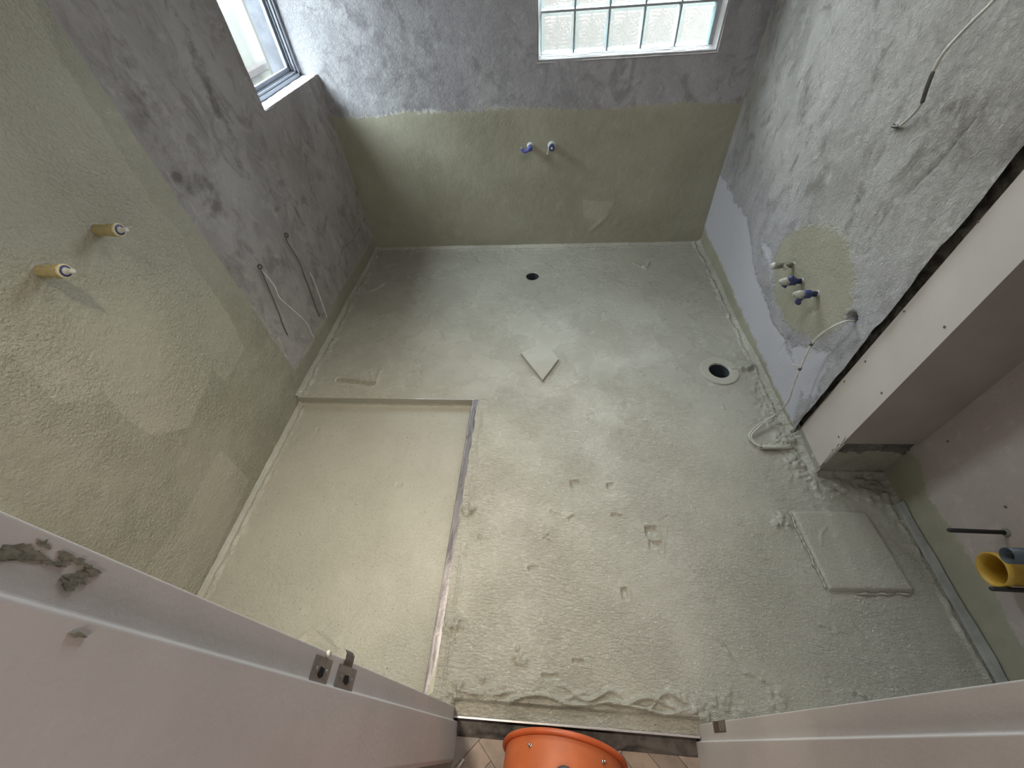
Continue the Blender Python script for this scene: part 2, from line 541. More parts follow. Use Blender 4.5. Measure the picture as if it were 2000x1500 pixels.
def sheet(name, us, vs, pos, mask=None, attrs=None, mat=None, parent=None, flip=False):
    """a dense surface over the grid us x vs"""
    U, V = np.meshgrid(us, vs, indexing='ij')
    P = pos(U, V)
    n, m = U.shape
    idx = np.arange(n * m).reshape(n, m)
    q = np.stack([idx[:-1, :-1], idx[1:, :-1], idx[1:, 1:], idx[:-1, 1:]], -1)
    if flip: q = q[..., ::-1]
    if mask is not None:
        uc = (U[:-1, :-1] + U[1:, 1:]) / 2; vc = (V[:-1, :-1] + V[1:, 1:]) / 2
        q = q[mask(uc, vc)]
    q = q.reshape(-1, 4)
    used = np.zeros(n * m, bool); used[q.ravel()] = True
    re = np.cumsum(used) - 1
    q = re[q]
    co = P.reshape(-1, 3)[used]
    me = bpy.data.meshes.new(name)
    me.vertices.add(len(co)); me.vertices.foreach_set('co', co.astype(np.float32).ravel())
    me.loops.add(q.size); me.loops.foreach_set('vertex_index', q.astype(np.int32).ravel())
    me.polygons.add(len(q)); me.polygons.foreach_set('loop_start', np.arange(0, q.size, 4, dtype=np.int32))
    me.polygons.foreach_set('use_smooth', np.ones(len(q), bool))
    me.update(calc_edges=True); me.validate()
    for k, f in (attrs or {}).items():
        a = me.attributes.new(k, 'FLOAT', 'POINT')
        a.data.foreach_set('value', np.broadcast_to(f(U, V), U.shape).reshape(-1)[used].astype(np.float32))
    return link_obj(name, me, mat, parent)


def lin(*segs):
    """piecewise spacing: (a, b, step), ..."""
    out = []
    for a, b, st in segs:
        k = max(1, int(round((b - a) / st))); out.append(np.linspace(a, b, k + 1)[(1 if out else 0):])
    return np.concatenate(out)


# ================================================================== SETTING
# ------------------------------------------------------------------ floor
DR1 = (-0.141, 2.773, 0.052)
DR2 = (1.018, 1.772, 0.060)
SHZ = -0.056
RX, RY = -0.452, 1.522                      # edges of the sunken shower


def lumps(X, Y, cx, cy, r, h, seed, n=9):
    rg = np.random.default_rng(seed); z = 0 * X
    for i in range(n):
        a = rg.uniform(0, 6.28); d = r * rg.uniform(0, 0.9); w = r * rg.uniform(0.18, 0.42)
        z = np.maximum(z, h * rg.uniform(0.4, 1.0) * np.exp(-(((X - cx - d * math.cos(a)) / w) ** 2 + ((Y - cy - d * math.sin(a)) / (w * rg.uniform(0.6, 1.6))) ** 2)))
    return z


def dent(X, Y, cx, cy, wx, wy, dp, rot=0.0, soft=0.0035, rim=0.0):
    dp = dp * 1.6; rim = dp * 0.2
    c_, s_ = math.cos(rot), math.sin(rot)
    u = (X - cx) * c_ + (Y - cy) * s_; v = -(X - cx) * s_ + (Y - cy) * c_
    u = u + 0.006 * vnoise(X * 60, Y * 60, 5); v = v + 0.006 * vnoise(X * 60, Y * 60, 6)
    sd = np.maximum(np.abs(u) - wx / 2, np.abs(v) - wy / 2)
    return -dp * sstep(soft, -soft, sd) * (0.5 + 0.9 * np.clip(v / wy + 0.5, 0, 1)) * (1 + 0.6 * vnoise(X * 90, Y * 90, 3)) + rim * gauss(sd - 0.006, 0.006)


def wall_dist(X, Y):
    dl = X - XL(Y); db = YB - Y
    dr = np.where(Y > 1.33, XR(Y) - X, np.where(Y > 1.095, 1.292 - X, 1.605 - X))
    dr2 = np.where((X > 1.29) & (Y < 1.095), 1.095 - Y, 9)
    dc = np.where(Y < 1.095, np.hypot(np.maximum(1.294 - X, 0), 1.095 - Y), 9)
    return dl, db, np.minimum(np.minimum(dr, dr2), dc)


SILL = [on_floor(*p)[:2] for p in ((892, 1366), (1000, 1374), (1120, 1384), (1240, 1394), (1354, 1404))]


def floor_h(X, Y):
    z = 0.0022 * fbm(X, Y, 0.3, 11, 3) + 0.0014 * fbm(X, Y, 0.05, 21, 3)
    amt = sstep(-0.1, 0.25, fbm(X, Y, 0.4, 31, 2))
    z = z + amt * 0.0016 * fbm(X, Y * 1.6, 0.024, 41, 2)
    dl, db, dr = wall_dist(X, Y)
    # coved corners with a ragged bead of membrane
    for d, s, run, amp in ((dl, 3, Y, 0.014), (db, 4, X, 0.008), (dr, 5, Y + X, 0.011)):
        z = z + 0.024 * np.clip(1 - d / 0.034, 0, 1) ** 2
        rag = sstep(-0.15, 0.35, fbm(run, d * 0.4, 0.05, 50 + s, 3))
        z = z + amp * gauss(d - 0.040 - 0.014 * vnoise(run * 9, run * 0, 60 + s), 0.008) * (0.3 + rag)
        z = z + amp * 0.8 * gauss(d - 0.055, 0.022) * np.clip(fbm(X, Y, 0.022, 70 + s, 2), 0, 1) * 1.6 * sstep(-0.2, 0.3, vnoise(run * 4, run * 0, 61 + s))
    # rough patch of mortar along the right wall
    rg = sstep(0.11, 0.03, np.abs(dr - 0.06)) * sstep(0.75, 0.95, Y) * sstep(2.2, 1.75, Y)
    z = z + rg * 0.015 * np.clip(fbm(X, Y, 0.024, 81, 3) + 0.10, 0, 1)
    # mortar strip beside the steel edge of the shower
    st = sstep(-0.384, -0.388, X) * (X < -0.30) * (Y < 1.5)
    z = np.where((X < -0.388) & (Y < 1.5), z * 0.45 + 0.002, z) + 0.0075 * gauss(X + 0.386 + 0.004 * vnoise(Y * 12, Y * 0, 7), 0.0045) * (Y < 1.45) * (0.5 + sstep(-0.3, 0.3, vnoise(Y * 9, Y * 0, 17))) + 0.005 * gauss(X + 0.372 + 0.01 * vnoise(Y * 7, Y * 0, 27), 0.005) * (Y < 1.45) * sstep(-0.1, 0.3, vnoise(Y * 14, Y * 0, 37))
    # lumps
    for i, (px, py, r, h) in enumerate(((915, 1000, 0.036, 0.016), (885, 1225, 0.034, 0.012), (893, 1218, 0.03, 0.012), (880, 1242, 0.02, 0.008), (1015, 1285, 0.032, 0.009),
                                      (1525, 1015, 0.05, 0.010), (1540, 860, 0.07, 0.012), (1555, 905, 0.05, 0.010), (875, 1355, 0.05, 0.012), (905, 1345, 0.05, 0.008), (950, 1352, 0.05, 0.008),
                                      (1030, 1358, 0.05, 0.007), (1380, 1400, 0.06, 0.010), (1440, 1388, 0.06, 0.006), (1520, 1375, 0.05, 0.005), (1340, 1385, 0.06, 0.010), (745, 730, 0.04, 0.004), (1255, 518, 0.05, 0.004))):
        p = on_floor(px, py); z = z + lumps(X, Y, p[0], p[1], r, h * 1.7, 200 + i, 14) * (0.8 + 1.1 * vnoise(X * 80, Y * 80, 220))
    # ragged strands behind the threshold strip
    ds = line_d(SILL, X, Y)
    south = Y < 0.107 + 0.0
    inx = (X > -0.335) & (X < 0.53)
    strand = 0
    for k, (o, wv, w, h) in enumerate(((0.005, 0.0, 0.0048, 0.012), (0.016, 0.010, 0.0055, 0.018), (0.028, 0.014, 0.006, 0.016), (0.038, 0.02, 0.007, 0.011))):
        c_ = 0.107 + o + wv * np.sin(X * (17 + 5 * k) + k * 2.1) + wv * vnoise(X * 14, X * 0 + k, 90 + k)
        strand = np.maximum(strand, h * gauss(Y - c_, w) * (0.25 + 1.2 * sstep(-0.3, 0.3, vnoise(X * 11 + 3 * k, X * 0, 95 + k))))
    z = z + np.where(inx & (Y > 0.09) & (Y < 0.24), strand, 0)
    strip = sstep(0.108, 0.102, Y) * inx
    z = z * (1 - strip * 0.92) - 0.009 * strip
    # dents
    for px, py, wx, wy, dp, ro in ((1123, 947, 0.045, 0.05, 0.006, 0.05), (1192, 950, 0.036, 0.03, 0.005, 0.2), (1085, 1003, 0.05, 0.016, 0.004, -0.4), (1118, 1012, 0.035, 0.02, 0.004, 0.5),
                                   (1205, 1008, 0.05, 0.022, 0.005, -0.1), (1273, 1040, 0.05, 0.055, 0.008, 0.08), (1280, 1065, 0.055, 0.045, 0.006, -0.15), (1068, 1048, 0.045, 0.012, 0.004, 0.7), (1072, 1058, 0.04, 0.01, 0.004, -0.7),
                                   (1040, 1110, 0.035, 0.02, 0.006, 0.1), (1220, 1160, 0.022, 0.05, 0.006, 0.1), (1130, 1293, 0.045, 0.012, 0.006, 0.05), (937, 1050, 0.016, 0.02, 0.005, 0),
                                   (780, 947, 0.035, 0.016, 0.004, 0.1), (1075, 1322, 0.06, 0.012, 0.005, 0.1), (760, 620, 0.02, 0.03, 0.003, 0.4), (1300, 1010, 0.03, 0.01, 0.003, 0.6)):
        p = on_floor(px, py); z = z + dent(X, Y, p[0], p[1], wx, wy, dp, ro)
    # ridges, cracks and brush tails
    for pts, w, h in ((((1380, 1235), (1400, 1248), (1415, 1262), (1420, 1275), (1448, 1312), (1470, 1318), (1500, 1335)), 0.006, 0.005),
                      (((1600, 1220), (1625, 1226), (1640, 1234)), 0.006, 0.004), (((1663, 1350), (1680, 1356), (1704, 1372)), 0.007, 0.006),
                      (((700, 566), (722, 570), (740, 562), (752, 552)), 0.010, 0.006), (((1238, 514), (1262, 524), (1268, 512)), 0.010, 0.005),
                      (((1440, 722), (1455, 721), (1470, 718)), 0.016, 0.010), (((728, 748), (726, 732), (722, 720)), 0.008, 0.003), (((735, 745), (748, 712)), 0.01, 0.003),
                      (((580, 1252), (600, 1238), (622, 1226), (640, 1240), (660, 1262)), 0.012, 0.006), (((1410, 790), (1415, 800)), 0.004, 0.004), (((1560, 1040), (1585, 1048)), 0.005, 0.004)):
        p = [on_floor(*q) for q in pts]; d = line_d(p, X, Y)
        z = z + 1.8 * h * gauss(d, w * 0.85) * (0.7 + 1.2 * vnoise(X * 70, Y * 70, 99))
    # chased slot left of centre
    sl = [on_floor(*q) for q in ((661, 741), (690, 744), (727, 749))]
    d = line_d(sl, X, Y); z = z - 0.034 * sstep(0.019, 0.009, d) + 0.004 * gauss(d - 0.026, 0.007)
    # drain two: moulded collar
    r = np.hypot(X - DR2[0], Y - DR2[1])
    fl = sstep(0.125, 0.118, r)
    z = z * (1 - fl) + fl * 0.001
    z = z + 0.010 * gauss(line_d([on_floor(1428, 722), on_floor(1452, 721), on_floor(1470, 716)], X, Y), 0.012) * (r > DR2[2])
    for cx, cy, R in (DR1, DR2):
        r = np.hypot(X - cx, Y - cy); z = np.where(r < R - 1e-4, -0.004, z)
    return z


def floor_pos(U, V):
    X, Y = U.copy(), V.copy()
    for cx, cy, R in (DR1, DR2):              # pull grid lines on to the drain rims
        r = np.hypot(X - cx, Y - cy); k = (np.abs(r - R) < 0.0045) & (r > 1e-6)
        X[k] = cx + (X[k] - cx) / r[k] * R; Y[k] = cy + (Y[k] - cy) / r[k] * R
    return np.stack([X, Y, floor_h(X, Y)], -1)


floor = sheet('floor', lin((-1.62, RX, 0.0068), (RX, 1.30, 0.0046), (1.30, 1.63, 0.0066)), lin((0.058, RY, 0.0046), (RY, 3.24, 0.0066)), floor_pos,
              lambda u, v: ~((u < RX) & (v < RY)) & ~((u > 1.36) & (v > 1.2)) & (np.hypot(u - DR1[0], v - DR1[1]) > DR1[2] - 0.0015) & (np.hypot(u - DR2[0], v - DR2[1]) > DR2[2] - 0.0015), {'coat': lambda u, v: 1 + 0 * u}, M['floor'])
floor['kind'] = 'structure'


def shower_pos(U, V):
    z = 0.0016 * fbm(U, V, 0.3, 111, 3) + 0.0011 * fbm(U, V, 0.04, 121, 3) + 0.0006 * fbm(U, V, 0.02, 122, 2)
    dl = U - XL(V)
    rag = sstep(-0.15, 0.35, fbm(V, dl * 0.4, 0.05, 153, 3))
    z = z + 0.022 * np.clip(1 - dl / 0.03, 0, 1) ** 2 + 0.013 * gauss(dl - 0.036, 0.007) * (0.3 + rag) + 0.012 * gauss(dl - 0.05, 0.02) * np.clip(fbm(U, V, 0.02, 171, 2), 0, 1)
    for px, py, wx, wy, dp, ro in ((780, 947, 0.035, 0.016, 0.004, 0.1), (700, 890, 0.03, 0.012, 0.003, 0.3), (620, 840, 0.015, 0.04, 0.003, 0.3)):
        p = on_floor(px, py, SHZ); z = z + dent(U, V, p[0], p[1], wx, wy, dp, ro)
    for pts, w, h in ((((580, 1255), (600, 1238), (622, 1228), (640, 1240), (662, 1262)), 0.012, 0.007), (((590, 1262), (615, 1250), (640, 1262)), 0.01, 0.005), (((770, 890), (795, 912), (812, 938)), 0.005, 0.002)):
        d = line_d([on_floor(*q, SHZ) for q in pts], U, V); z = z + h * gauss(d, w)
    z = z + 0.006 * np.clip(1 - (RY - V) / 0.02, 0, 1) ** 2
    return np.stack([U, V, SHZ + z], -1)


sh = sheet('shower_floor', lin((-1.62, RX + 0.01, 0.007)), lin((0.03, RY + 0.004, 0.007)), shower_pos, None, None, M['coat'], floor)
tag(sh, 'sunken shower floor coated in smooth pale green membrane')

# ------------------------------------------------------------------ left wall
LP = lambda pts: [tuple(on_left(*p)[1:3]) for p in pts]
LIGHT1 = LP([(-400, 500), (-300, -200), (20, -100), (120, 120), (300, 400), (352, 452), (378, 520), (440, 605), (478, 682), (440, 745), (414, 722), (385, 800), (366, 835), (300, 852), (246, 818), (197, 764), (165, 782), (110, 790), (25, 695), (-30, 690)])
LIGHT2 = LP([(430, 878), (486, 935), (440, 1040), (378, 1165), (250, 1160), (300, 1090), (372, 985)])
STAINS_L = [(345, 345, 0.022, 0.022, 0.9), (400, 365, 0.10, 0.12, 0.20), (395, 420, 0.04, 0.03, 0.3), (370, 370, 0.03, 0.05, 0.2), (420, 400, 0.05, 0.10, 0.3), (520, 352, 0.05, 0.03, 0.5), (550, 358, 0.06, 0.03, 0.55), (562, 378, 0.03, 0.05, 0.5), (528, 375, 0.06, 0.02, 0.5), (542, 408, 0.05, 0.025, 0.7), (582, 420, 0.025, 0.06, 0.65),
            (640, 560, 0.05, 0.10, 0.5), (600, 640, 0.10, 0.15, 0.28), (470, 400, 0.2, 0.25, 0.1), (180, 100, 0.25, 0.5, 0.12), (360, 60, 0.05, 0.3, 0.25), (430, 250, 0.05, 0.25, 0.25), (480, 340, 0.04, 0.12, 0.3), (440, 240, 0.035, 0.2, 0.3), (400, 160, 0.035, 0.2, 0.28), (385, 100, 0.04, 0.2, 0.25), (250, 120, 0.2, 0.4, 0.2), (300, 230, 0.12, 0.25, 0.2)]
CRACK_L = LP([(715, 425), (690, 470), (672, 482), (665, 500), (662, 520)])
SCUFF_L = LP([(338, 430), (352, 380), (385, 352), (420, 360), (430, 395), (405, 440)])


def left_pos(U, V):
    mk = sstep(-0.01, 0.01, np.maximum(1.62 - U, 0.12 - V))
    r = (1 - mk) * (0.006 * fbm(U, V, 0.35, 301, 3) + 0.002 * fbm(U, V, 0.06, 305, 3)) + mk * (0.002 + 0.0035 * fbm(U, V, 0.4, 311, 3) + 0.0016 * fbm(U, V, 0.03, 315, 2))
    r = r - 0.003 * gauss(line_d(CRACK_L, U, V), 0.006) - 0.002 * gauss(line_d(SCUFF_L, U, V), 0.015)
    p = on_left(345, 345); r = r - 0.006 * gauss(np.hypot(U - p[1], V - p[2]), 0.014)
    r = r + 0.006 * np.clip(1 - (YB - U) / 0.02, 0, 1)
    return np.stack([XL(U) + r, U, V], -1)


def left_stain(U, V):
    s = 0 * U
    for px, py, a, b, k in STAINS_L:
        p = on_left(px, py); s = s + k * np.exp(-(((U - p[1]) / a) ** 2 + ((V - p[2]) / b) ** 2))
    s = s + 1.0 * gauss(line_d(CRACK_L, U, V), 0.005) + 0.22 * gauss(line_d(SCUFF_L, U, V), 0.022)
    return s


wall_left = sheet('wall_left', lin((-0.02, 2.485, 0.0095), (2.485, 3.225, 0.0095)), lin((-0.08, 1.272, 0.0095), (1.272, 2.34, 0.011), (2.34, 2.62, 0.03)), left_pos,
                  lambda u, v: ~((u > W1[0]) & (v > W1[2]) & (v < W1[3])),
                  {'coat': lambda u, v: np.maximum(1.622 + 0.012 * (1 - v) - u + 0.012 * vnoise(v * 5, v * 0, 8), 0.125 + 0.02 * vnoise(u * 6, u * 0, 9) - v),
                   'second': lambda u, v: np.maximum(poly_sd(LIGHT1, u, v), poly_sd(LIGHT2, u, v)), 'stain': left_stain},
                  M['wall_left'], None)
wall_left['kind'] = 'structure'

# ------------------------------------------------------------------ back wall


def back_stain(U, V):
    s = 0.25 * np.exp(-(((U + 1.2) / 0.25) ** 2 + ((V - 1.15) / 0.12) ** 2))
    s = s + 0.18 * np.exp(-(((U + 0.7) / 0.3) ** 2 + ((V - 1.35) / 0.25) ** 2))
    return s


BP = lambda pts: [tuple(on_y(p[0], p[1], YB)[[0, 2]]) for p in pts]
PATCH_B = BP([(1138, 390), (1200, 395), (1172, 432), (1140, 425)])


def back_pos(U, V):
    mk = sstep(-0.02, 0.02, 1.03 - V)
    r = (1 - mk) * (0.006 * fbm(U, V, 0.3, 401, 3) + 0.003 * fbm(U, V, 0.05, 405, 3) * sstep(0.3, -0.4, U)) + mk * (0.0015 + 0.003 * fbm(U, V, 0.3, 411, 3) + 0.0012 * fbm(U, V, 0.03, 415, 2))
    for pts, w, h in ((((1155, 450), (1175, 432), (1188, 420)), 0.012, 0.004), (((1200, 437), (1208, 436)), 0.01, 0.004), (((1155, 346), (1180, 345)), 0.008, 0.003)):
        r = r + h * gauss(line_d(BP(pts), U, V), w)
    return np.stack([U, YB - r, V], -1)


wall_back = sheet('wall_back', lin((-1.80, -1.5, 0.02), (-1.5, W2[0], 0.0095), (W2[0], W2[1], 0.0095), (W2[1], 1.34, 0.0095)),
                  lin((-0.08, W2[2], 0.0095), (W2[2], W2[3], 0.012), (W2[3], 2.62, 0.03)), back_pos,
                  lambda u, v: ~((u < -1.70) & (v < 1.0)) & ~((u > W2[0]) & (u < W2[1]) & (v > W2[2]) & (v < W2[3])),
                  {'coat': lambda u, v: 1.035 - 0.012 * (u + 1.4) - v + 0.03 * vnoise(u * 5, u * 0, 18), 'stain': back_stain,
                   'second': lambda u, v: poly_sd(PATCH_B, u, v)}, M['wall_back'], None, True)
wall_back['kind'] = 'structure'

# ------------------------------------------------------------------ right wall
RP = lambda pts: [tuple(on_right(*p)[1:3]) for p in pts]
BOARD_R = RP([(1404, 340), (1420, 352), (1436, 392), (1462, 430), (1466, 470), (1480, 540), (1500, 600), (1545, 690), (1570, 760), (1560, 800), (1545, 860), (1350, 470)])
TAPS_R = RP([(1514, 505), (1528, 468), (1568, 440), (1620, 438), (1655, 465), (1672, 522), (1668, 590), (1642, 645), (1592, 665), (1540, 640), (1512, 580)])
SMEAR_R = RP([(1470, 445), (1520, 470), (1515, 560), (1545, 650), (1640, 660), (1665, 640), (1600, 800), (1560, 800)])
STAINS_HOLE_R = [(1425, 330, 0.16, 0.10, 0.55), (1460, 400, 0.14, 0.10, 0.5), (1440, 300, 0.15, 0.1, 0.4), (1490, 440, 0.12, 0.06, 0.3), (1900, 60, 0.15, 0.2, 0.15), (1850, 300, 0.12, 0.25, 0.12), (1780, 420, 0.1, 0.2, 0.18),
            (1720, 560, 0.08, 0.15, 0.25), (1560, 700, 0.1, 0.1, 0.25), (1640, 140, 0.1, 0.25, 0.2), (1870, 200, 0.08, 0.2, 0.15), (1664, 624, 0.028, 0.026, 2.4)]  # last blob paints the shade inside the cable hole
CRACK_R = RP([(1925, 200), (1870, 270), (1830, 320), (1790, 360), (1775, 378)])
CRACK_R2 = RP([(1520, 690), (1545, 655), (1560, 630)])


def right_stain_hole(U, V):
    s = 0 * U
    for px, py, a, b, k in STAINS_HOLE_R:
        p = on_right(px, py); s = s + k * np.exp(-(((U - p[1]) / a) ** 2 + ((V - p[2]) / b) ** 2))
    return s + 0.4 * gauss(line_d(CRACK_R, U, V), 0.005) + 0.35 * sstep(0.10, 0.0, U - 1.325) * (0.6 + 0.9 * vnoise(V * 8, V * 0, 77))


HOLE = on_right(1662, 624)


def right_pos(U, V):
    U2 = U - 0.012 * sstep(1.36, 1.325, U) * vnoise(V * 14, V * 0, 501) - 0.012 * sstep(1.40, 1.325, U) * (V / 1.35 - 0.3) * 1.0
    bd = sstep(-0.01, 0.02, poly_sd(BOARD_R, U, V)); tp = sstep(-0.01, 0.02, poly_sd(TAPS_R, U, V))
    k = (1 - bd * 0.9) * (1 - tp * 0.7)
    r = 0.008 * fbm(U, V, 0.35, 511, 3) + k * (0.0028 * fbm(U + V * 0.5, V - U * 0.5, 0.05, 521, 4)) + 0.004 * tp
    r = r - 0.005 * gauss(line_d(CRACK_R, U, V), 0.007) - 0.004 * gauss(line_d(CRACK_R2, U, V), 0.006)
    r = r - 0.045 * sstep(0.030, 0.016, np.hypot((U - HOLE[1]) * 1.1, V - HOLE[2] - 0.01) + 0.008 * vnoise(U * 60, V * 60, 9))
    return np.stack([XR(U) - r, U2, V], -1)


wall_right = sheet('wall_right', lin((1.325, 3.225, 0.0085)), lin((-0.03, 1.9, 0.0085), (1.9, 2.62, 0.02)), right_pos, None,
                   {'coat': lambda u, v: np.maximum(poly_sd(TAPS_R, u, v), 0.05 + 0.055 * (u - 1.4) + 0.016 * vnoise(u * 6, u * 0, 28) - v),
                    'second': lambda u, v: -1 + 0 * u, 'board': lambda u, v: np.maximum(poly_sd(BOARD_R, u, v), poly_sd(SMEAR_R, u, v) - 0.05), 'stain': right_stain_hole}, M['wall_right'], None, True)
wall_right['kind'] = 'structure'
gp = sheet('mortar_gap', lin((1.12, 1.46, 0.01)), lin((-0.03, 2.62, 0.012)), lambda U, V: np.stack([1.318 + 0.02 * fbm(U, V, 0.06, 531, 3) + 0.02 * sstep(1.16, 1.22, 1.4 - np.abs(U - 1.29)) * 0, U, V], -1), None, None, M['gap'], wall_right, True)
tag(gp, 'dark open mortar joint beside the boxed corner')

# ------------------------------------------------------------------ boxed corner and alcove on the right
box = struct('wall_boxing', 'plasterboard boxing between the right wall and the toilet alcove')
MB().prism([(1.294, 1.327, 0.046), (1.294, 1.096, 0.020), (1.294, 1.096, 2.61), (1.294, 1.243, 2.61)], (0.0125, 0, 0)).build('front_panel', M['board'], box)
MB().prism([(1.2945, 1.0955, 0.262), (1.606, 1.0955, 0.270), (1.606, 1.0955, 2.61), (1.2945, 1.0955, 2.61)], (0, 0.0125, 0)).build('side_panel', M['board_b'], box)
sp = sheet('masonry_base', lin((1.292, 1.62, 0.008)), lin((-0.03, 0.30, 0.007)),
           lambda U, V: np.stack([U, 1.100 + 0.012 * sstep(0.15, 0.18, V) - 0.011 * sstep(0.15, 0.18, V) * np.abs(fbm(U, V, 0.03, 541, 3)) * 2.5 + 0.008 * fbm(U, V, 0.08, 545, 3), V], -1), None,
           {'coat': lambda u, v: 0.170 + 0.03 * vnoise(u * 12, u * 0, 43) - v, 'stain': lambda u, v: 0 * u, 'second': lambda u, v: -1 + 0 * u}, M['rubble'], box)
tag(sp, 'dark raw masonry strip above green coated base')
sheet('coated_base', lin((1.085, 1.345, 0.007)), lin((-0.03, 0.06, 0.006)), lambda U, V: np.stack([1.2925 + 0.004 * fbm(U, V, 0.05, 551, 3), U, V], -1), None, None, M['coat'], box, True)
scr = [(1766, 608), (1849, 643), (1725, 772), (1910, 433), (1690, 706), (1649, 745), (1638, 853)]
for i, (px, py) in enumerate(scr):
    p = on_x(px, py, 1.2935)
    if i in (1, 2): p[1] += 0.012
    m = MB().lathe([(0.0, 0.0045), (-0.0012, 0.0042), (-0.0016, 0.003), (-0.0006, 0.0008)], 12, 'X', off=p)
    m.build('screw', M['screw'], box)

wall_alcove = sheet('wall_alcove', lin((0.03, 1.11, 0.009)), lin((-0.03, 0.5, 0.008), (0.5, 2.62, 0.03)),
                    lambda U, V: np.stack([1.605 - 0.0015 * fbm(U, V, 0.2, 561, 2) - 0.003 * sstep(0.18, 0.15, V), U, V], -1), None,
                    {'coat': lambda u, v: 0.165 + 0.05 * sstep(0.9, 1.05, u) + 0.03 * vnoise(u * 8, u * 0, 63) + 0.02 * vnoise(u * 3, u * 0, 64) - v, 'stain': lambda u, v: -1 + 0 * u, 'second': lambda u, v: -1 + 0 * u},
                    M['wall_alcove'], None, True)
wall_alcove['kind'] = 'structure'
for px, py in ((1964, 990), (1851, 862)):
    p = on_x(px, py, 1.604)
    MB().lathe([(0.0, 0.005), (-0.0012, 0.0045), (-0.0005, 0.001)], 12, 'X', off=p).build('screw', M['screw'], wall_alcove)

# ------------------------------------------------------------------ outer masonry, front wall, ceiling, hall
wo = struct('wall_outer')
MB().box((-1.95, -2.4, -0.42), (1.95, 3.5, -0.25)).build('floor_slab', M['ground'], wo)
MB().box((1.66, -0.06, -0.3), (1.80, 3.45, 2.66)).build('wall_panel', M['reveal'], wo)
MB().box((1.40, YB + 0.02, -0.3), (1.80, YB + 0.16, 2.66)).build('wall_panel', M['reveal'], wo)
MB().box((-1.82, -0.06, -0.3), (-1.66, W1[0] - 0.24, 2.62)).build('wall_panel', M['reveal'], wo)
wf = struct('wall_front')
MB().box((-1.75, -0.055, -0.3), (-0.372, 0.078, 2.62)).build('wall_panel', M['white'], wf)
MB().box((0.572, -0.055, -0.3), (1.75, 0.078, 2.62)).build('wall_panel', M['white'], wf)
MB().box((-0.372, -0.055, 2.115), (0.572, 0.078, 2.62)).build('lintel_panel', M['white'], wf)
ce = MB().box((-2.0, -0.06, HC), (1.9, 3.5, HC + 0.08)).build('ceiling', M['ceiling']); ce['kind'] = 'structure'
hl = struct('wall_hall')
MB().box((-1.3, -2.3, -0.3), (-1.22, -0.05, 2.62)).build('wall_panel', M['hallwall'], hl)
MB().box((1.32, -2.3, -0.3), (1.4, -0.05, 2.62)).build('wall_panel', M['hallwall'], hl)
MB().box((-1.3, -2.38, -0.3), (1.4, -2.3, 2.62)).build('wall_panel', M['hallwall'], hl)
hc = MB().box((-1.3, -2.38, 2.6), (1.4, -0.05, 2.68)).build('ceiling_hall', M['ceiling']); hc['kind'] = 'structure'
HZ = -0.03
fh = MB().box((-1.3, -2.38, -0.12), (1.4, 0.056, HZ - 0.0115)).build('floor_hall', M['screed']); fh['kind'] = 'structure'
# herringbone planks
pw, plen = 0.07, 0.35
pm = [None] * 4
rg = random.Random(9)
for i in range(-14, 15):
    for j in range(-4, 5):
        for s in (0, 1):
            # herringbone lattice in a frame turned 45 degrees
            if s == 0: a0, b0, w, h = i * pw + j * 2 * plen * 0, i * pw, plen, pw
            ox = i * pw + j * plen; oy = i * pw - j * plen
            if s == 0: x0, y0, w, h = ox, oy, plen, pw
            else: x0, y0, w, h = ox + plen - 0 * pw, oy - plen + pw, pw, plen
            cx, cy = x0 + w / 2, y0 + h / 2
            c45 = math.sqrt(0.5)
            X = (cx - cy) * c45 + 0.06; Y = (cx + cy) * c45 - 0.30
            if not (-0.42 < X < 0.63 and -0.62 < Y < 0.10): continue
            g = 0.0008
            b = MB().box((-w / 2 + g, -h / 2 + g, -0.011), (w / 2 - g, h / 2 - g, 0.0))
            # clip at the threshold channel
            mt = Matrix.Translation((X, Y, HZ)) @ Matrix.Rotation(math.radians(45), 4, 'Z')
            bmesh.ops.transform(b.b, matrix=mt, verts=b.b.verts[:])
            bmesh.ops.bisect_plane(b.b, geom=b.b.verts[:] + b.b.edges[:] + b.b.faces[:], plane_co=(0, 0.004, 0), plane_no=(0, 1, 0), clear_outer=True)
            if len(b.b.faces) < 4: b.b.free(); continue
            es = [e for e in b.b.edges if e.is_boundary]
            if es: bmesh.ops.holes_fill(b.b, edges=es)
            b.build('plank', rg.choice(PLANK), fh)
ch = sheet('adhesive_channel', lin((-0.335, 0.535, 0.008)), lin((-0.05, 0.056, 0.005)), lambda U, V: np.stack([U, V, HZ - 0.007 + 0.0095 * sstep(-0.006, 0.006, V - 0.002 + 0.04 * fbm(U, V * 0.5, 0.16, 572, 3)) + 0.002 * fbm(U, V, 0.03, 571, 3)], -1), None, None, M['screed'], fh)

# threshold edge strip
th = thing('threshold_strip', 'silver metal edge strip across the doorway in front of the orange fan', 'edge strip', loc=(0.1, 0.056, 0))
m = MB().box((-0.433, -0.0015, -0.034), (0.428, 0.0005, -0.001)); m.build('strip_face', M['darkmetal'], th)
m = MB().box((-0.433, -0.0025, -0.0035), (0.428, 0.004, 0.0005), 0.0008); m.build('strip_lip', M['lip'], th)

# ------------------------------------------------------------------ door frame
dr = struct('door_1', 'pale painted door frame around the open doorway')


def jamb(name, prof, zb=HZ - 0.01, zt=2.10):
    m = MB(); m.prism([(x, y, zb) for x, y in prof], (0, 0, zt - zb))
    es = [e for e in m.b.edges if abs(e.verts[0].co.z - e.verts[1].co.z) > 1]
    bmesh.ops.bevel(m.b, geom=es, offset=0.0022, segments=3, affect='EDGES', profile=0.5)
    for f in m.b.faces: f.smooth = False
    return m.build(name, M['jamb'], dr)


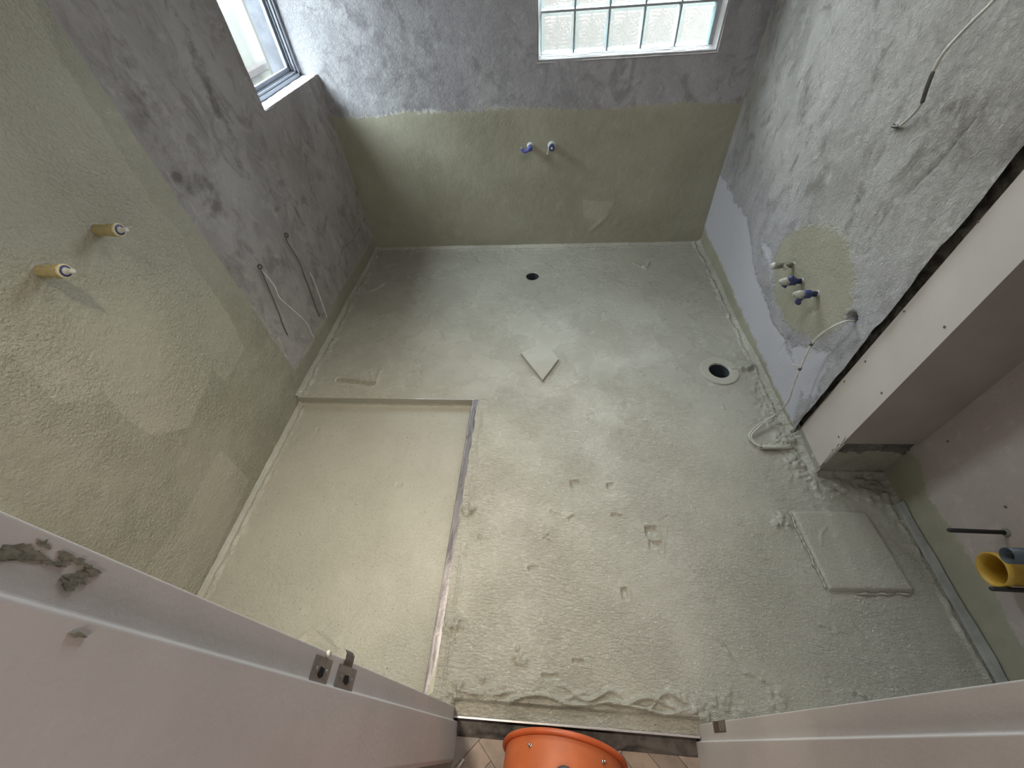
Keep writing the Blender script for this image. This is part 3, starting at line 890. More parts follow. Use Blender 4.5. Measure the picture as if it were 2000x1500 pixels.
jamb('door_jamb', [(-0.318, -0.056), (-0.318, 0.045), (-0.332, 0.047), (-0.332, 0.086), (-0.420, 0.086), (-0.420, 0.076), (-0.374, 0.076), (-0.374, -0.052), (-0.420, -0.052), (-0.420, -0.066), (-0.328, -0.066)])
jamb('door_jamb', [(0.518, -0.056), (0.518, 0.045), (0.531, 0.047), (0.531, 0.092), (0.620, 0.092), (0.620, 0.082), (0.574, 0.082), (0.574, -0.052), (0.620, -0.052), (0.620, -0.066), (0.528, -0.066)])
m = MB().prism([(-0.42, -0.056, 2.04), (-0.42, 0.045, 2.04), (-0.42, 0.047, 2.053), (-0.42, 0.09, 2.053), (-0.42, 0.09, 2.12), (-0.42, -0.06, 2.12)], (1.04, 0, 0))
m.build('door_head', M['jamb'], dr)


def smear_box(name, x, pts, mat, parent, th_=0.0012):
    """thin plate lying against a jamb, outline given in (y, z)"""
    return MB().prism([(x, y, z) for y, z in pts], (th_, 0, 0)).build(name, mat, parent)


for z0, z1, lip in ((1.149, 1.209, False), (1.040, 1.119, True)):
    zm = (z0 + z1) / 2
    k = smear_box('strike_plate', -0.3318, [(0.0465, z0), (0.0775, z0), (0.0775, z1), (0.0465, z1)], M['strike'], dr)
    hz = 0.011 if lip else 0.009
    MB().prism([(-0.3304, y, z) for y, z in (((0.053, zm - 0.006), (0.057, zm - 0.013), (0.066, zm - 0.008), (0.066, zm + 0.008), (0.057, zm + 0.010)) if lip else ((0.052, zm), (0.055, zm - 0.008), (0.064, zm - 0.008), (0.066, zm + 0.006), (0.055, zm + 0.010)))], (0.0006, 0, 0)).build('latch_hole', M['black'], k)
    for dz in (-0.6, 0.6):
        MB().lathe([(0, 0.0032), (0.0008, 0.003), (0.0004, 0.001)], 10, 'X', off=(-0.3306, 0.062, zm + dz * (z1 - z0) / 2)).build('screw', M['lip'], k)
    if lip:
        pr = [(0.0770, 0), (0.086, 0.0006), (0.094, 0.000), (0.099, -0.004), (0.101, -0.010)]
        mm = MB(); rows = [mm.verts([(-0.331 + dx, y, 1.067), (-0.331 + dx, y, 1.105)]) for y, dx in pr]
        for a, c in zip(rows[:-1], rows[1:]): mm.b.faces.new((a[0], a[1], c[1], c[0]))
        bmesh.ops.solidify(mm.b, geom=mm.b.faces[:], thickness=0.0012)
        mm.build('strike_lip', M['strike'], k)
    else:
        MB().lathe([(0, 0.006), (0.003, 0.0055), (0.005, 0.003), (0.0055, 0.001)], 10, 'X', off=(-0.3325, 0.083, 1.172)).build('mortar_blob', M['palewhite'], k, 0.0006)
h = smear_box('hinge_plate', 0.5298, [(0.066, 0.158), (0.0935, 0.160), (0.0935, 0.278), (0.066, 0.270)], M['hinge'], dr)
smear_box('hinge_leaf', 0.5292, [(0.068, 0.215), (0.092, 0.217), (0.092, 0.27), (0.068, 0.264)], M['strike'], h, 0.0008)
# mortar splashes on the left jamb
for i, (px, py, s) in enumerate(((30, 1080, 0.016), (60, 1078, 0.013), (85, 1062, 0.007), (12, 1082, 0.009), (100, 1100, 0.007), (130, 1088, 0.008), (152, 1096, 0.007), (140, 1130, 0.011), (160, 1122, 0.010), (175, 1115, 0.009), (133, 1142, 0.009), (116, 1103, 0.004), (150, 1240, 0.007), (168, 1105, 0.004))):
    p = on_x(px, py, -0.3319 if py < 1200 else -0.3179)
    rr = random.Random(i); n = 11
    pts = [(p[1] + s * 0.40 * rr.uniform(0.25, 1.1) * math.cos(a), p[2] + s * 1.1 * rr.uniform(0.25, 1.1) * math.sin(a)) for a in [2 * math.pi * q / n for q in range(n)]]
    smear_box('mortar_splash', p[0] - 0.0002, pts, M['splash'], dr, 0.0005 + 0.00012 * i)

# ------------------------------------------------------------------ window_1 (side window)
w1 = struct('window_1', 'grey aluminium side window with plaster sill beside the back wall')
xi, xf0, xf1, xo = XL(2.9) + 0.0, -1.640, -1.715, -1.82
MB().box((xo, W1[0] - 0.02, 1.16), (XL(2.5) - 0.004, YB + 0.01, W1[2] - 0.002)).build('wall_core', M['reveal'], w1)
sl_ = sheet('sill', lin((xf0 - 0.03, XL(2.6) + 0.002, 0.008)), lin((W1[0], YB, 0.01)), lambda U, V: np.stack([U, V, W1[2] + 0.003 * fbm(U, V, 0.04, 581, 3) - 0.012 * sstep(0.015, 0.0, XL(V) + 0.002 - U) * (0.6 + vnoise(V * 25, V * 0, 582))], -1), None, None, M['reveal'], w1)
tag(sl_, 'rough plastered lavender white sill')
MB().box((xo, W1[0] - 0.25, 1.0), (XL(2.4) - 0.004, W1[0], 2.62)).build('wall_core', M['reveal'], w1)
MB().box((xo, W1[0] - 0.02, W1[3]), (XL(2.4) - 0.004, YB + 0.01, 2.62)).build('wall_core', M['reveal'], w1)
zb, yt = W1[2], YB - 0.006
# frame: outer member, raised tracks
MB().box((xf1, W1[0], zb), (xf0, yt, zb + 0.020), 0.002).build('window_frame', M['alu'], w1)
MB().box((xf1, yt - 0.022, zb), (xf0, yt, W1[3]), 0.002).build('window_frame', M['alu'], w1)
MB().box((xf1, W1[0], zb), (xf0, W1[0] + 0.022, W1[3]), 0.002).build('window_frame', M['alu'], w1)
MB().box((xf1, W1[0], W1[3] - 0.022), (xf0, yt, W1[3]), 0.002).build('window_frame', M['alu'], w1)
for x in (-1.650, -1.672):
    MB().box((x - 0.003, W1[0] + 0.02, zb + 0.016), (x, yt - 0.016, zb + 0.034), 0.0008).build('track', M['alu'], w1)
    MB().box((x - 0.003, yt - 0.038, zb + 0.016), (x, yt - 0.018, W1[3]), 0.0008).build('track', M['alu'], w1)
sa = MB().box((-1.702, W1[0] + 0.015, zb + 0.020), (-1.684, yt - 0.020, zb + 0.058), 0.002).build('sash', M['alu'], w1)
MB().box((-1.702, yt - 0.058, zb + 0.058), (-1.684, yt - 0.020, W1[3] - 0.02), 0.002).build('sash_stile', M['alu'], w1)
MB().box((-1.696, W1[0] + 0.015, zb + 0.055), (-1.691, yt - 0.055, W1[3] - 0.02)).build('pane', M['pane'], w1)
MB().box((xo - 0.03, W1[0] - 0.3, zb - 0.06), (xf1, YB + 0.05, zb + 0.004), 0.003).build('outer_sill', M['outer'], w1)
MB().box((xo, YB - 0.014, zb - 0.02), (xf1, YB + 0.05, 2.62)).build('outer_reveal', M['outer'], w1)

# ------------------------------------------------------------------ window_2 (glass blocks)
w2 = struct('window_2', 'glass block window with white rim in the back wall')
x0, x1, z0, z1 = W2
yf = YB + 0.042                               # face of the blocks
for nm, pts in (('reveal', [(x0 - 0.012, 0, z0 - 0.014), (x1 + 0.012, 0, z0 - 0.014), (x1 - 0.016, 1, z0 + 0.018), (x0 + 0.014, 1, z0 + 0.018)]),
                ('reveal', [(x1 + 0.012, 0, z0 - 0.014), (x1 + 0.012, 0, z1 + 0.01), (x1 - 0.016, 1, z1 - 0.01), (x1 - 0.016, 1, z0 + 0.018)]),
                ('reveal', [(x0 - 0.012, 0, z0 - 0.014), (x0 - 0.012, 0, z1 + 0.01), (x0 + 0.014, 1, z1 - 0.01), (x0 + 0.014, 1, z0 + 0.018)]),
                ('reveal', [(x0 - 0.012, 0, z1 + 0.01), (x1 + 0.012, 0, z1 + 0.01), (x1 - 0.016, 1, z1 - 0.01), (x0 + 0.014, 1, z1 - 0.01)])):
    mm = MB(); v = [(a, (YB - 0.004) if b == 0 else yf + 0.004, c_) for a, b, c_ in pts]
    f = mm.b.faces.new(mm.verts(v)); bmesh.ops.subdivide_edges(mm.b, edges=mm.b.edges[:], cuts=14, use_grid_fill=True)
    for vv in mm.b.verts: vv.co += Vector((random.uniform(-1, 1), random.uniform(-1, 1), random.uniform(-1, 1))) * 0.0015
    mm.build(nm, M['white'], w2)
MB().box((x0 - 0.2, YB + 0.012, z0 - 0.2), (x1 + 0.2, YB + 0.14, z0 - 0.012)).build('wall_core', M['reveal'], w2)
MB().box((x0 - 0.2, YB + 0.012, z1 + 0.012), (x1 + 0.2, YB + 0.14, 2.62)).build('wall_core', M['reveal'], w2)
MB().box((x0 - 0.2, YB + 0.012, z0 - 0.012), (x0 - 0.012, YB + 0.14, z1 + 0.012)).build('wall_core', M['reveal'], w2)
MB().box((x1 + 0.012, YB + 0.012, z0 - 0.012), (x1 + 0.2, YB + 0.14, z1 + 0.012)).build('wall_core', M['reveal'], w2)
PITCH = 0.2025
bx0, bz0 = -0.070, 1.297
NX, NZ = 5, 5
for i in range(NX + 1):
    xx = bx0 + i * PITCH - 0.006
    MB().box((xx - 0.005 if i else xx - 0.03, yf + 0.006, bz0 - 0.03), (xx + 0.0055 if i < NX else xx + 0.03, yf + 0.08, bz0 + NZ * PITCH + 0.03)).build('mortar_joint', M['grout'], w2)
for j in range(NZ + 1):
    zz = bz0 + j * PITCH - 0.006
    MB().box((bx0 - 0.03, yf + 0.0065, zz - 0.005 if j else zz - 0.03), (bx0 + NX * PITCH + 0.02, yf + 0.08, zz + 0.0055 if j < NZ else zz + 0.03)).build('mortar_joint', M['grout'], w2)


def block_mesh():
    b = PITCH - 0.011; N = 84
    us = np.linspace(0, b, N + 1); U, V = np.meshgrid(us, us, indexing='ij')
    u = U / b; v = V / b
    rim = np.minimum(np.minimum(u, 1 - u), np.minimum(v, 1 - v))
    inn = sstep(0.07, 0.12, rim)
    # S shaped band of ripples from top left to bottom right, bubbles elsewhere
    s = np.where(u + (1 - v) < 1.0, np.hypot(u - 0.28, v - 0.42), np.hypot(u - 0.72, v - 0.58))
    wav = 0.5 + 0.5 * np.sin(s * 62)
    band = sstep(0.34, 0.24, np.abs((u - 0.5) + (v - 0.5) * 0.55 + 0.10 * np.sin((v - 0.5) * 6)))
    rgn = np.random.default_rng(3); bub = 0 * u
    for k in range(90):
        cx, cy = rgn.uniform(0.1, 0.9, 2); w = rgn.uniform(0.012, 0.03)
        bub = np.maximum(bub, np.exp(-(((u - cx) ** 2 + (v - cy) ** 2) / w ** 2)))
    hgt = inn * (band * wav * 0.0040 + (1 - band) * bub * 0.006)
    Yd = -0.004 * sstep(0.0, 0.05, rim) + 0.004 * sstep(0.07, 0.11, rim) - hgt
    co = np.stack([U, Yd, V], -1).reshape(-1, 3)
    idx = np.arange((N + 1) ** 2).reshape(N + 1, N + 1)
    q = np.stack([idx[:-1, :-1], idx[1:, :-1], idx[1:, 1:], idx[:-1, 1:]], -1).reshape(-1, 4)
    rc = rim[:-1, :-1].reshape(-1)
    faces = [tuple(f) for f in q.tolist()]; mi = [1 if r < 0.075 else 0 for r in rc]
    verts = co.tolist(); n0 = len(verts); d = 0.078
    verts += [(0, d, 0), (b, d, 0), (b, d, b), (0, d, b), (0, 0, 0), (b, 0, 0), (b, 0, b), (0, 0, b)]
    faces += [(n0, n0 + 1, n0 + 2, n0 + 3)]; mi += [2]
    for a, c_ in ((0, 1), (1, 2), (2, 3), (3, 0)):
        faces.append((n0 + 4 + a, n0 + 4 + c_, n0 + c_, n0 + a)); mi.append(1)
    me = bpy.data.meshes.new('glass_block'); me.from_pydata(verts, [], faces)
    me.polygons.foreach_set('material_index', mi); me.polygons.foreach_set('use_smooth', [i < len(q) for i in range(len(faces))])
    me.update()
    for k in ('gb_face', 'gb_edge', 'gb_back'): me.materials.append(M[k])
    return me


gbm = block_mesh()
for j in range(NZ):
    for i in range(NX):
        o = bpy.data.objects.new('glass_block', gbm); C.objects.link(o); o.parent = w2
        o.location = (bx0 + i * PITCH, yf, bz0 + j * PITCH)

# ------------------------------------------------------------------ outdoors
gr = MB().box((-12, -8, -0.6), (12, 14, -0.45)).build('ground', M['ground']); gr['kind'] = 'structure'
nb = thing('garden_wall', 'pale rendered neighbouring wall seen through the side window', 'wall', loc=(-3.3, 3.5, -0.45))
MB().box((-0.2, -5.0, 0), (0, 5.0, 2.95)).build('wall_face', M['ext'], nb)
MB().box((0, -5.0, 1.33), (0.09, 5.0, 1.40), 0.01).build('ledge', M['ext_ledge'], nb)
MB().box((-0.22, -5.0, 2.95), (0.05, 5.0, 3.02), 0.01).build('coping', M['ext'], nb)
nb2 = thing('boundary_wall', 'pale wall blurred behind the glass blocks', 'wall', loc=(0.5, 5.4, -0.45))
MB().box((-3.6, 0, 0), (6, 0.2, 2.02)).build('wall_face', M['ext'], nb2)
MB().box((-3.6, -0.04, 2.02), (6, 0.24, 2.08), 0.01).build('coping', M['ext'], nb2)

# ================================================================== THINGS
# ------------------------------------------------------------------ steel edges of the shower
e1 = thing('edge_strip', 'membrane-coated upstand strip between the upper floor and the shower, square to the left wall', 'edge strip', loc=(-1.0, RY, 0))
sheet('strip_face', lin((-0.60, 0.548, 0.008)), lin((SHZ - 0.004, 0.002, 0.006)), lambda U, V: np.stack([U, -0.002 - 0.0015 * fbm(U, V, 0.05, 601, 2) - 0.006 * sstep(-0.045, -0.056, V), V], -1), None, None, M['coat'], e1)
MB().box((-0.60, -0.0022, -0.002), (0.549, 0.0018, 0.0035), 0.0006).build('strip_lip', M['coat'], e1)
MB().box((0.2, -0.0026, 0.001), (0.549, 0.0012, 0.0042), 0.0005).build('bare_lip', M['lip'], e1)['label'] = 'bare metal stretch of lip'
e2 = thing('edge_strip', 'bare steel edge strip smeared with membrane, running from the shower corner to the door', 'edge strip', loc=(RX, 0.8, 0))
pr = np.array([(-0.004, SHZ), (-0.004, -0.004), (-0.0035, 0.002), (-0.002, 0.0036), (0.0, 0.0036), (0.004, 0.0026), (0.012, 0.0026), (0.022, 0.0028), (0.032, 0.0024), (0.036, 0.001)])


def edge_pos(U, V):
    k = np.interp(V, np.arange(len(pr)), pr[:, 0]); z = np.interp(V, np.arange(len(pr)), pr[:, 1])
    return np.stack([k, U, z], -1)


sheet('strip_profile', lin((-0.79, 0.722, 0.008)), np.linspace(0, 9, 28), edge_pos, None,
      {'coat': lambda u, v: np.interp(v, np.arange(len(pr)), pr[:, 0]) - 0.035 + 0.014 * vnoise(u * 5, u * 0, 611) + 0.010 * vnoise(u * 17, u * 0, 612) - 0.006 * sstep(0.4, 0.7, u) + 0.02 * sstep(-0.45, -0.7, u)}, M['steel'], e2, True)

# ------------------------------------------------------------------ drains
for (cx, cy, R), lab, fl in ((DR1, 'plain round drain hole in the floor near the back wall', False), (DR2, 'round drain hole with moulded collar beside the right wall', True)):
    d = thing('floor_drain', lab, 'drain', loc=(cx, cy, 0), group='open floor drains')
    R2 = R - 0.001
    MB().lathe([(0.001, R2 + 0.004), (0.0015, R2), (-0.004, R2 - 0.0005)], 40, 'Z', False, False).build('drain_lip', M['coat'], d)
    MB().lathe([(-0.004, R2 - 0.0005), (-0.20, R2 - 0.004)], 40, 'Z', False, False).build('drain_pipe', M['slate'], d)
    MB().lathe([(-0.198, R2 - 0.003), (-0.1985, 0.001)], 40, 'Z', False, True).build('drain_bottom', M['black'], d)
    if fl: MB().lathe([(-0.003, 0.112), (0.005, 0.111), (0.0085, 0.107), (0.0070, 0.104), (0.0088, 0.100), (0.0075, 0.097), (0.0082, 0.085), (0.0065, 0.074), (0.0075, R2 + 0.006), (0.006, R2 + 0.001), (-0.006, R2 - 0.0005)], 56, 'Z', False, False).build('collar', M['coat'], d)

# ------------------------------------------------------------------ diamond tile set into the floor
dp = [on_floor(*p, z) for p, z in (((1017, 689), 0.018), ((1065, 667), 0.005), ((1091, 701), 0.018), ((1060, 742), 0.025))]
dt = thing('diamond_tile', 'raised diamond-shaped slab coated in membrane in the middle of the floor', 'slab', loc=tuple(sum(p[i] for p in dp) / 4 for i in (0, 1)) + (0,))
mm = MB(); base = Vector(dt.matrix_world.translation)
top = mm.verts([Vector(p) - base for p in dp]); bot = mm.verts([Vector((p[0] - base.x, p[1] - base.y, -0.004)) for p in dp])
mm.b.faces.new(top)
for i in range(4): mm.b.faces.new((top[i], bot[i], bot[(i + 1) % 4], top[(i + 1) % 4]))
mm.b.faces.new(bot[::-1])
bmesh.ops.bevel(mm.b, geom=[e for e in mm.b.edges if e.verts[0].co.z > 0 and e.verts[1].co.z > 0], offset=0.002, segments=2, affect='EDGES')
mm.build('slab', M['coat'], dt)

# ------------------------------------------------------------------ access hatch
hp = [on_floor(*p, 0.015) for p in ((1549, 999), (1692, 1001), (1786, 1152), (1622, 1150))]
hb = Vector((sum(p[0] for p in hp) / 4, sum(p[1] for p in hp) / 4, 0))
ht = thing('access_hatch', 'square raised hatch cover coated in membrane in the alcove floor', 'hatch', loc=hb)
HQ = [Vector(p) - hb for p in hp]


def hatch_pos(U, V):
    a, b_, c_, d_ = [np.array((q.x, q.y)) for q in (HQ[3], HQ[2], HQ[1], HQ[0])]
    uu = np.clip(U, 0, 1); vv = np.clip(V, 0, 1)
    x = (a[0] * (1 - uu) + b_[0] * uu) * (1 - vv) + (d_[0] * (1 - uu) + c_[0] * uu) * vv
    y = (a[1] * (1 - uu) + b_[1] * uu) * (1 - vv) + (d_[1] * (1 - uu) + c_[1] * uu) * vv
    ov = np.maximum(np.maximum(-U, U - 1), np.maximum(-V, V - 1))
    ed = np.minimum(np.minimum(uu, 1 - uu), np.minimum(vv, 1 - vv))
    z = 0.015 - 0.003 * sstep(0.012, 0.0, ed) + 0.0014 * fbm(x, y, 0.08, 621, 3)
    z = z + 0.003 * gauss(line_d([(0.16, 0.55), (0.24, 0.70), (0.36, 0.79)], U, V), 0.012)
    z = np.where(ov > 0.001, np.where(ov > 0.012, -0.004, 0.004), z)
    x = x + np.where(U < 0, -1, np.where(U > 1, 1, 0)) * np.clip(ov, 0, 0.02) * 0.5
    y = y + np.where(V < 0, -1, np.where(V > 1, 1, 0)) * np.clip(ov, 0, 0.02) * 0.6
    return np.stack([x, y, z], -1)


g = np.concatenate([[-0.02, -0.008], np.linspace(0, 1, 61), [1.008, 1.02]])
sheet('hatch_cover', g, g, hatch_pos, None, None, M['coat'], ht)
rgx = random.Random(5)
rp = [HQ[3].lerp(HQ[0], t) + Vector((-0.012 + rgx.uniform(-0.004, 0.004), 0, -0.010)) for t in np.linspace(0.0, 1.0, 22)]
MB().tube(rp, lambda t: 0.003 + 0.003 * math.sin(t * 37) ** 2, 6, 3).build('sealant_bead', M['coat'], ht, 0.001)
rp = [HQ[3].lerp(HQ[2], t) + Vector((0, -0.014 + rgx.uniform(-0.003, 0.003), -0.013)) for t in np.linspace(0.3, 0.97, 12)]
MB().tube(rp, lambda t: 0.002 + 0.004 * math.sin(t * 9) ** 2, 6, 3).build('sealant_bead', M['coat'], ht, 0.0008)

# ------------------------------------------------------------------ sealing tape along the alcove wall
tp = thing('sealing_tape', 'grey sealing tape along the foot of the white alcove wall', 'tape', loc=(1.6, 0.6, 0))
sheet('tape_strip', lin((-0.47, 0.34, 0.01)), lin((0, 1, 0.1)), lambda U, V: np.stack([-0.022 + 0.016 * V ** 0.7 + 0.002 * vnoise(U * 20, V * 3, 631), U, 0.010 + 0.034 * V ** 1.6 + 0.006 * vnoise(U * 12, U * 0, 632) * (V > 0.9)], -1), None, None, M['tape'], tp, True)

# ------------------------------------------------------------------ capped pipe stubs on the left wall


def stub(mt, label, group):
    t = thing('capped_pipe', label, 'pipe', mt, None, group)
    MB().lathe([(-0.004, 0.030), (0.004, 0.028), (0.006, 0.0235)], 20, 'X').build('membrane_collar', M['coat'], t, 0.001)
    MB().lathe([(0.0, 0.0205), (0.055, 0.0205), (0.058, 0.0225), (0.086, 0.0225)], 8, 'X', smooth=False).build('sleeve', M['sleeve'], t)
    MB().lathe([(0.084, 0.0215), (0.092, 0.0215), (0.094, 0.0200), (0.092, 0.0165), (0.082, 0.0165)], 24, 'X', False, False).build('sleeve_lip', M['sleeve_lip'], t)
    MB().lathe([(0.078, 0.0166), (0.0935, 0.0168), (0.0935, 0.0120)], 24, 'X').build('blue_ring', M['blue'], t)
    MB().lathe([(0.080, 0.0118), (0.095, 0.0112), (0.098, 0.0085), (0.112, 0.0075), (0.119, 0.0082), (0.121, 0.004)], 16, 'X').build('plug', M['palewhite'], t)
    return t


nL = Vector((1, -LB, 0)).normalized()
s1 = on_left(187, 450); s2 = on_left(76, 530)
stub(frame(s1, nL), 'upper right of two yellow pipe stubs with white plugs on the left wall', 'capped pipes on the left wall')
stub(frame(s2, nL), 'lower left of two yellow pipe stubs with white plugs on the left wall', 'capped pipes on the left wall')

# ------------------------------------------------------------------ test plugs on the back wall


def wing(angle, length, r=0.010):
    """lever hanging from a plug, in the plane across its axis"""
    return [(0.052, 0, 0), (0.055, math.cos(angle) * length * 0.5, math.sin(angle) * length * 0.5), (0.052, math.cos(angle) * length, math.sin(angle) * length)]


p1 = on_y(1036, 285, YB); p2 = on_y(1078, 284, YB)
t = thing('pipe_plug', 'blue pipe plug with bent lever on the back wall, left of its pair', 'pipe plug', frame(p1, (0, -1, 0)), None, 'blue plugs on the back wall')
MB().lathe([(-0.003, 0.030), (0.003, 0.026), (0.022, 0.019), (0.024, 0.012)], 16, 'X').build('collar', M['palewhite'], t, 0.001)
MB().lathe([(0.02, 0.017), (0.05, 0.0185), (0.056, 0.017), (0.060, 0.010)], 16, 'X').build('plug_body', M['blue_l'], t)
MB().tube([(0.05, -0.008, -0.006), (0.052, -0.03, -0.016), (0.052, -0.048, -0.014), (0.052, -0.060, 0.002)], lambda s: 0.013 - 0.003 * s, 10).build('lever', M['blue_l'], t)
MB().tube([(0.053, -0.058, 0.002), (0.053, -0.062, 0.012)], 0.006, 8, 0).build('lever_tip', M['palewhite'], t)
MB().lathe([(0.056, 0.012), (0.064, 0.010), (0.066, 0.004)], 12, 'X').build('plug_end', M['blue'], t)
t = thing('pipe_plug', 'blue pipe plug with white centre on the back wall, right of its pair', 'pipe plug', frame(p2, (0, -1, 0)), None, 'blue plugs on the back wall')
MB().lathe([(-0.003, 0.034), (0.003, 0.030), (0.022, 0.0245), (0.026, 0.020)], 16, 'X').build('collar', M['palewhite'], t, 0.001)
MB().lathe([(0.022, 0.0205), (0.055, 0.0205), (0.058, 0.018), (0.056, 0.010)], 18, 'X').build('plug_body', M['blue'], t)
MB().lathe([(0.050, 0.008), (0.0605, 0.0072), (0.0615, 0.003)], 10, 'X').build('plug_centre', M['palewhite'], t)
MB().tube([(0.02, -0.022, 0.004), (0.03, -0.026, -0.016), (0.034, -0.028, -0.034), (0.036, -0.030, -0.044)], lambda s: 0.0035 + 0.005 * (s > 0.8), 8).build('sealant_string', M['palewhite'], t)

# ------------------------------------------------------------------ test plugs on the right wall
nR = Vector((-1, RB, 0)).normalized()
a = on_right(1551, 518); b_ = on_right(1568, 549); c_ = on_right(1598, 574)
t = thing('pipe_plug', 'grey coated pipe stub with white paper tape on the right wall', 'pipe plug', frame(a, nR), None, 'plugged pipes on the right wall')
MB().lathe([(-0.003, 0.024), (0.004, 0.018), (0.010, 0.0125)], 14, 'X').build('collar', M['coat'], t, 0.0015)
MB().lathe([(0.0, 0.0135), (0.07, 0.0135), (0.072, 0.0165), (0.100, 0.0165), (0.105, 0.012)], 14, 'X').build('pipe', M['greygreen'], t, 0.0006)
MB().lathe([(0.098, 0.0168), (0.108, 0.015), (0.114, 0.010), (0.115, 0.003)], 12, 'X').build('pipe_end', M['palewhite'], t, 0.001)
mm = MB(); v = mm.verts([(0.030, 0.004, 0.019), (0.050, 0.000, 0.022), (0.064, 0.018, 0.006), (0.052, 0.020, -0.020), (0.032, 0.018, -0.006)]); mm.b.faces.new(v)
bmesh.ops.solidify(mm.b, geom=mm.b.faces[:], thickness=0.001); mm.build('paper_tape', M['paper'], t)
for pos, lab, lev in ((b_, 'blue pipe plug with white tip on the right wall, middle of three pipe ends', ((0.062, 0.0, 0.012), (0.066, 0.004, 0.026), (0.070, 0.0, 0.0), (0.074, -0.004, -0.026), (0.078, -0.002, -0.036))),
                      (c_, 'blue pipe plug with drooping lever on the right wall, lowest of three pipe ends', ((0.055, 0.0, 0.010), (0.062, 0.0, -0.008), (0.070, -0.004, -0.034), (0.068, -0.006, -0.050), (0.058, -0.008, -0.058)))):
    t = thing('pipe_plug', lab, 'pipe plug', frame(pos, nR), None, 'plugged pipes on the right wall')
    MB().lathe([(-0.003, 0.022), (0.006, 0.016), (0.012, 0.0125)], 14, 'X').build('collar', M['coat'], t, 0.0015)
    MB().lathe([(0.0, 0.0135), (0.036, 0.0135), (0.038, 0.020), (0.068, 0.0205), (0.072, 0.016)], 14, 'X').build('plug_body', M['blue'], t)
    MB().tube(lev, lambda s: 0.0135 - 0.002 * s, 10).build('lever', M['blue'], t)
    MB().lathe([(0.066, 0.0185), (0.085, 0.0195), (0.102, 0.016), (0.112, 0.010), (0.114, 0.002)], 14, 'X').build('plug_tip', M['tip'], t, 0.0012)

# ------------------------------------------------------------------ cables
t = thing('cable', 'flat grey cable hanging against the upper right wall', 'cable', loc=on_right(1752, 245))
o_ = Vector(t.matrix_world.translation)
pts = [on_right(px, py, off) for px, py, off in ((1751, 246, 0.0), (1757, 247, 0.012), (1770, 236, 0.02), (1790, 216, 0.03), (1801, 200, 0.04), (1810, 172, 0.05), (1822, 140, 0.055), (1840, 108, 0.055), (1868, 75, 0.05), (1905, 37, 0.045), (1940, 2, 0.04), (1980, -50, 0.03), (2000, -90, 0.0))]
L = [Vector(p) - o_ for p in pts]
for nm, sl, r, mt in (('cable_sheath', L[1:5], 0.0045, 'wire'), ('cable_sleeve', L[4:7], 0.0065, 'wire_g'), ('cable_sheath', L[6:], 0.0048, 'wire')):
    MB().tube(sl, r, 8, 5).build(nm, M[mt], t)
MB().tube([L[0] + Vector((-0.006, 0.012, 0)), L[0] + Vector((-0.008, 0, -0.002)), L[1]], 0.0055, 8, 3).build('cable_end', M['wire_d'], t)
t['label'] = 'flat grey cable with dark sleeve hanging against the upper right wall'

t = thing('cable', 'twin pale wires curling from a wall hole down to the conduit beside the boxed corner', 'cable', loc=on_right(1664, 626))
o_ = Vector(t.matrix_world.translation)
pA = [on_right(1668, 627, 0.004), on_right(1655, 627, 0.03), on_right(1632, 636, 0.06), on_right(1606, 652, 0.075), on_right(1586, 672, 0.08), on_right(1572, 700, 0.08), on_right(1563, 720, 0.08), on_right(1552, 745, 0.085), on_right(1538, 785, 0.09),
      on_floor(1512, 812, 0.05), on_floor(1486, 826, 0.03), on_floor(1466, 844, 0.018), on_floor(1464, 855, 0.015), on_floor(1476, 868, 0.012), on_floor(1495, 874, 0.012)]
L = [Vector(p) - o_ for p in pA]
for dx, nm in ((0.0, 'wire'), (1.0, 'wire')):
    off = [Vector((0, 0.0075, -0.006)) * dx] * 4 + [Vector((0.002, 0.005, -0.003)) * dx] * 4 + [Vector((0.006, 0.004, -0.003)) * dx] * 2 + [Vector((0.010, -0.004, 0)) * dx] * 5
    MB().tube([p + o for p, o in zip(L, off)], 0.0033, 8, 5).build(nm, M['wire'], t)
for k, lab in ((4, 'tie'), (6, 'tie')):
    d = (L[k + 1] - L[k - 1]).normalized()
    MB().tube([L[k] - d * 0.006 + Vector((0.001, 0.003, -0.002)), L[k] + d * 0.008 + Vector((0.001, 0.003, -0.002))], 0.0075, 8, 0).build(lab, M['wire_g'], t)
MB().tube([L[6], L[6] + Vector((-0.012, 0.004, 0.012)), L[6] + Vector((-0.028, 0.006, 0.020)), L[6] + Vector((-0.042, 0.004, 0.018))], 0.0028, 8, 4).build('tie_tail', M['wire_w'], t)

cd0 = on_floor(1487, 873, 0.014); cd1 = on_floor(1549, 874, 0.014)
t = thing('conduit', 'short conduit end coated in membrane on the floor by the boxed corner', 'conduit', loc=(cd0[0], cd0[1], 0.0))
v0 = Vector((0, 0, 0.013)); v1 = Vector((cd1[0] - cd0[0], cd1[1] - cd0[1], 0.013))
d = (v1 - v0).normalized(); mt = frame(v0, d)
mm = MB().lathe([(0.012, 0.007), (-0.001, 0.0088), (0.0, 0.0125), (0.13, 0.0125), (0.155, 0.010)], 16, 'X', True, True); bmesh.ops.transform(mm.b, matrix=mt, verts=mm.b.verts[:]); mm.build('conduit_pipe', M['coat'], t, 0.0006)
mm = MB().lathe([(0.002, 0.0082), (0.003, 0.001)], 14, 'X'); bmesh.ops.transform(mm.b, matrix=mt, verts=mm.b.verts[:]); mm.build('conduit_mouth', M['wire_g'], t)
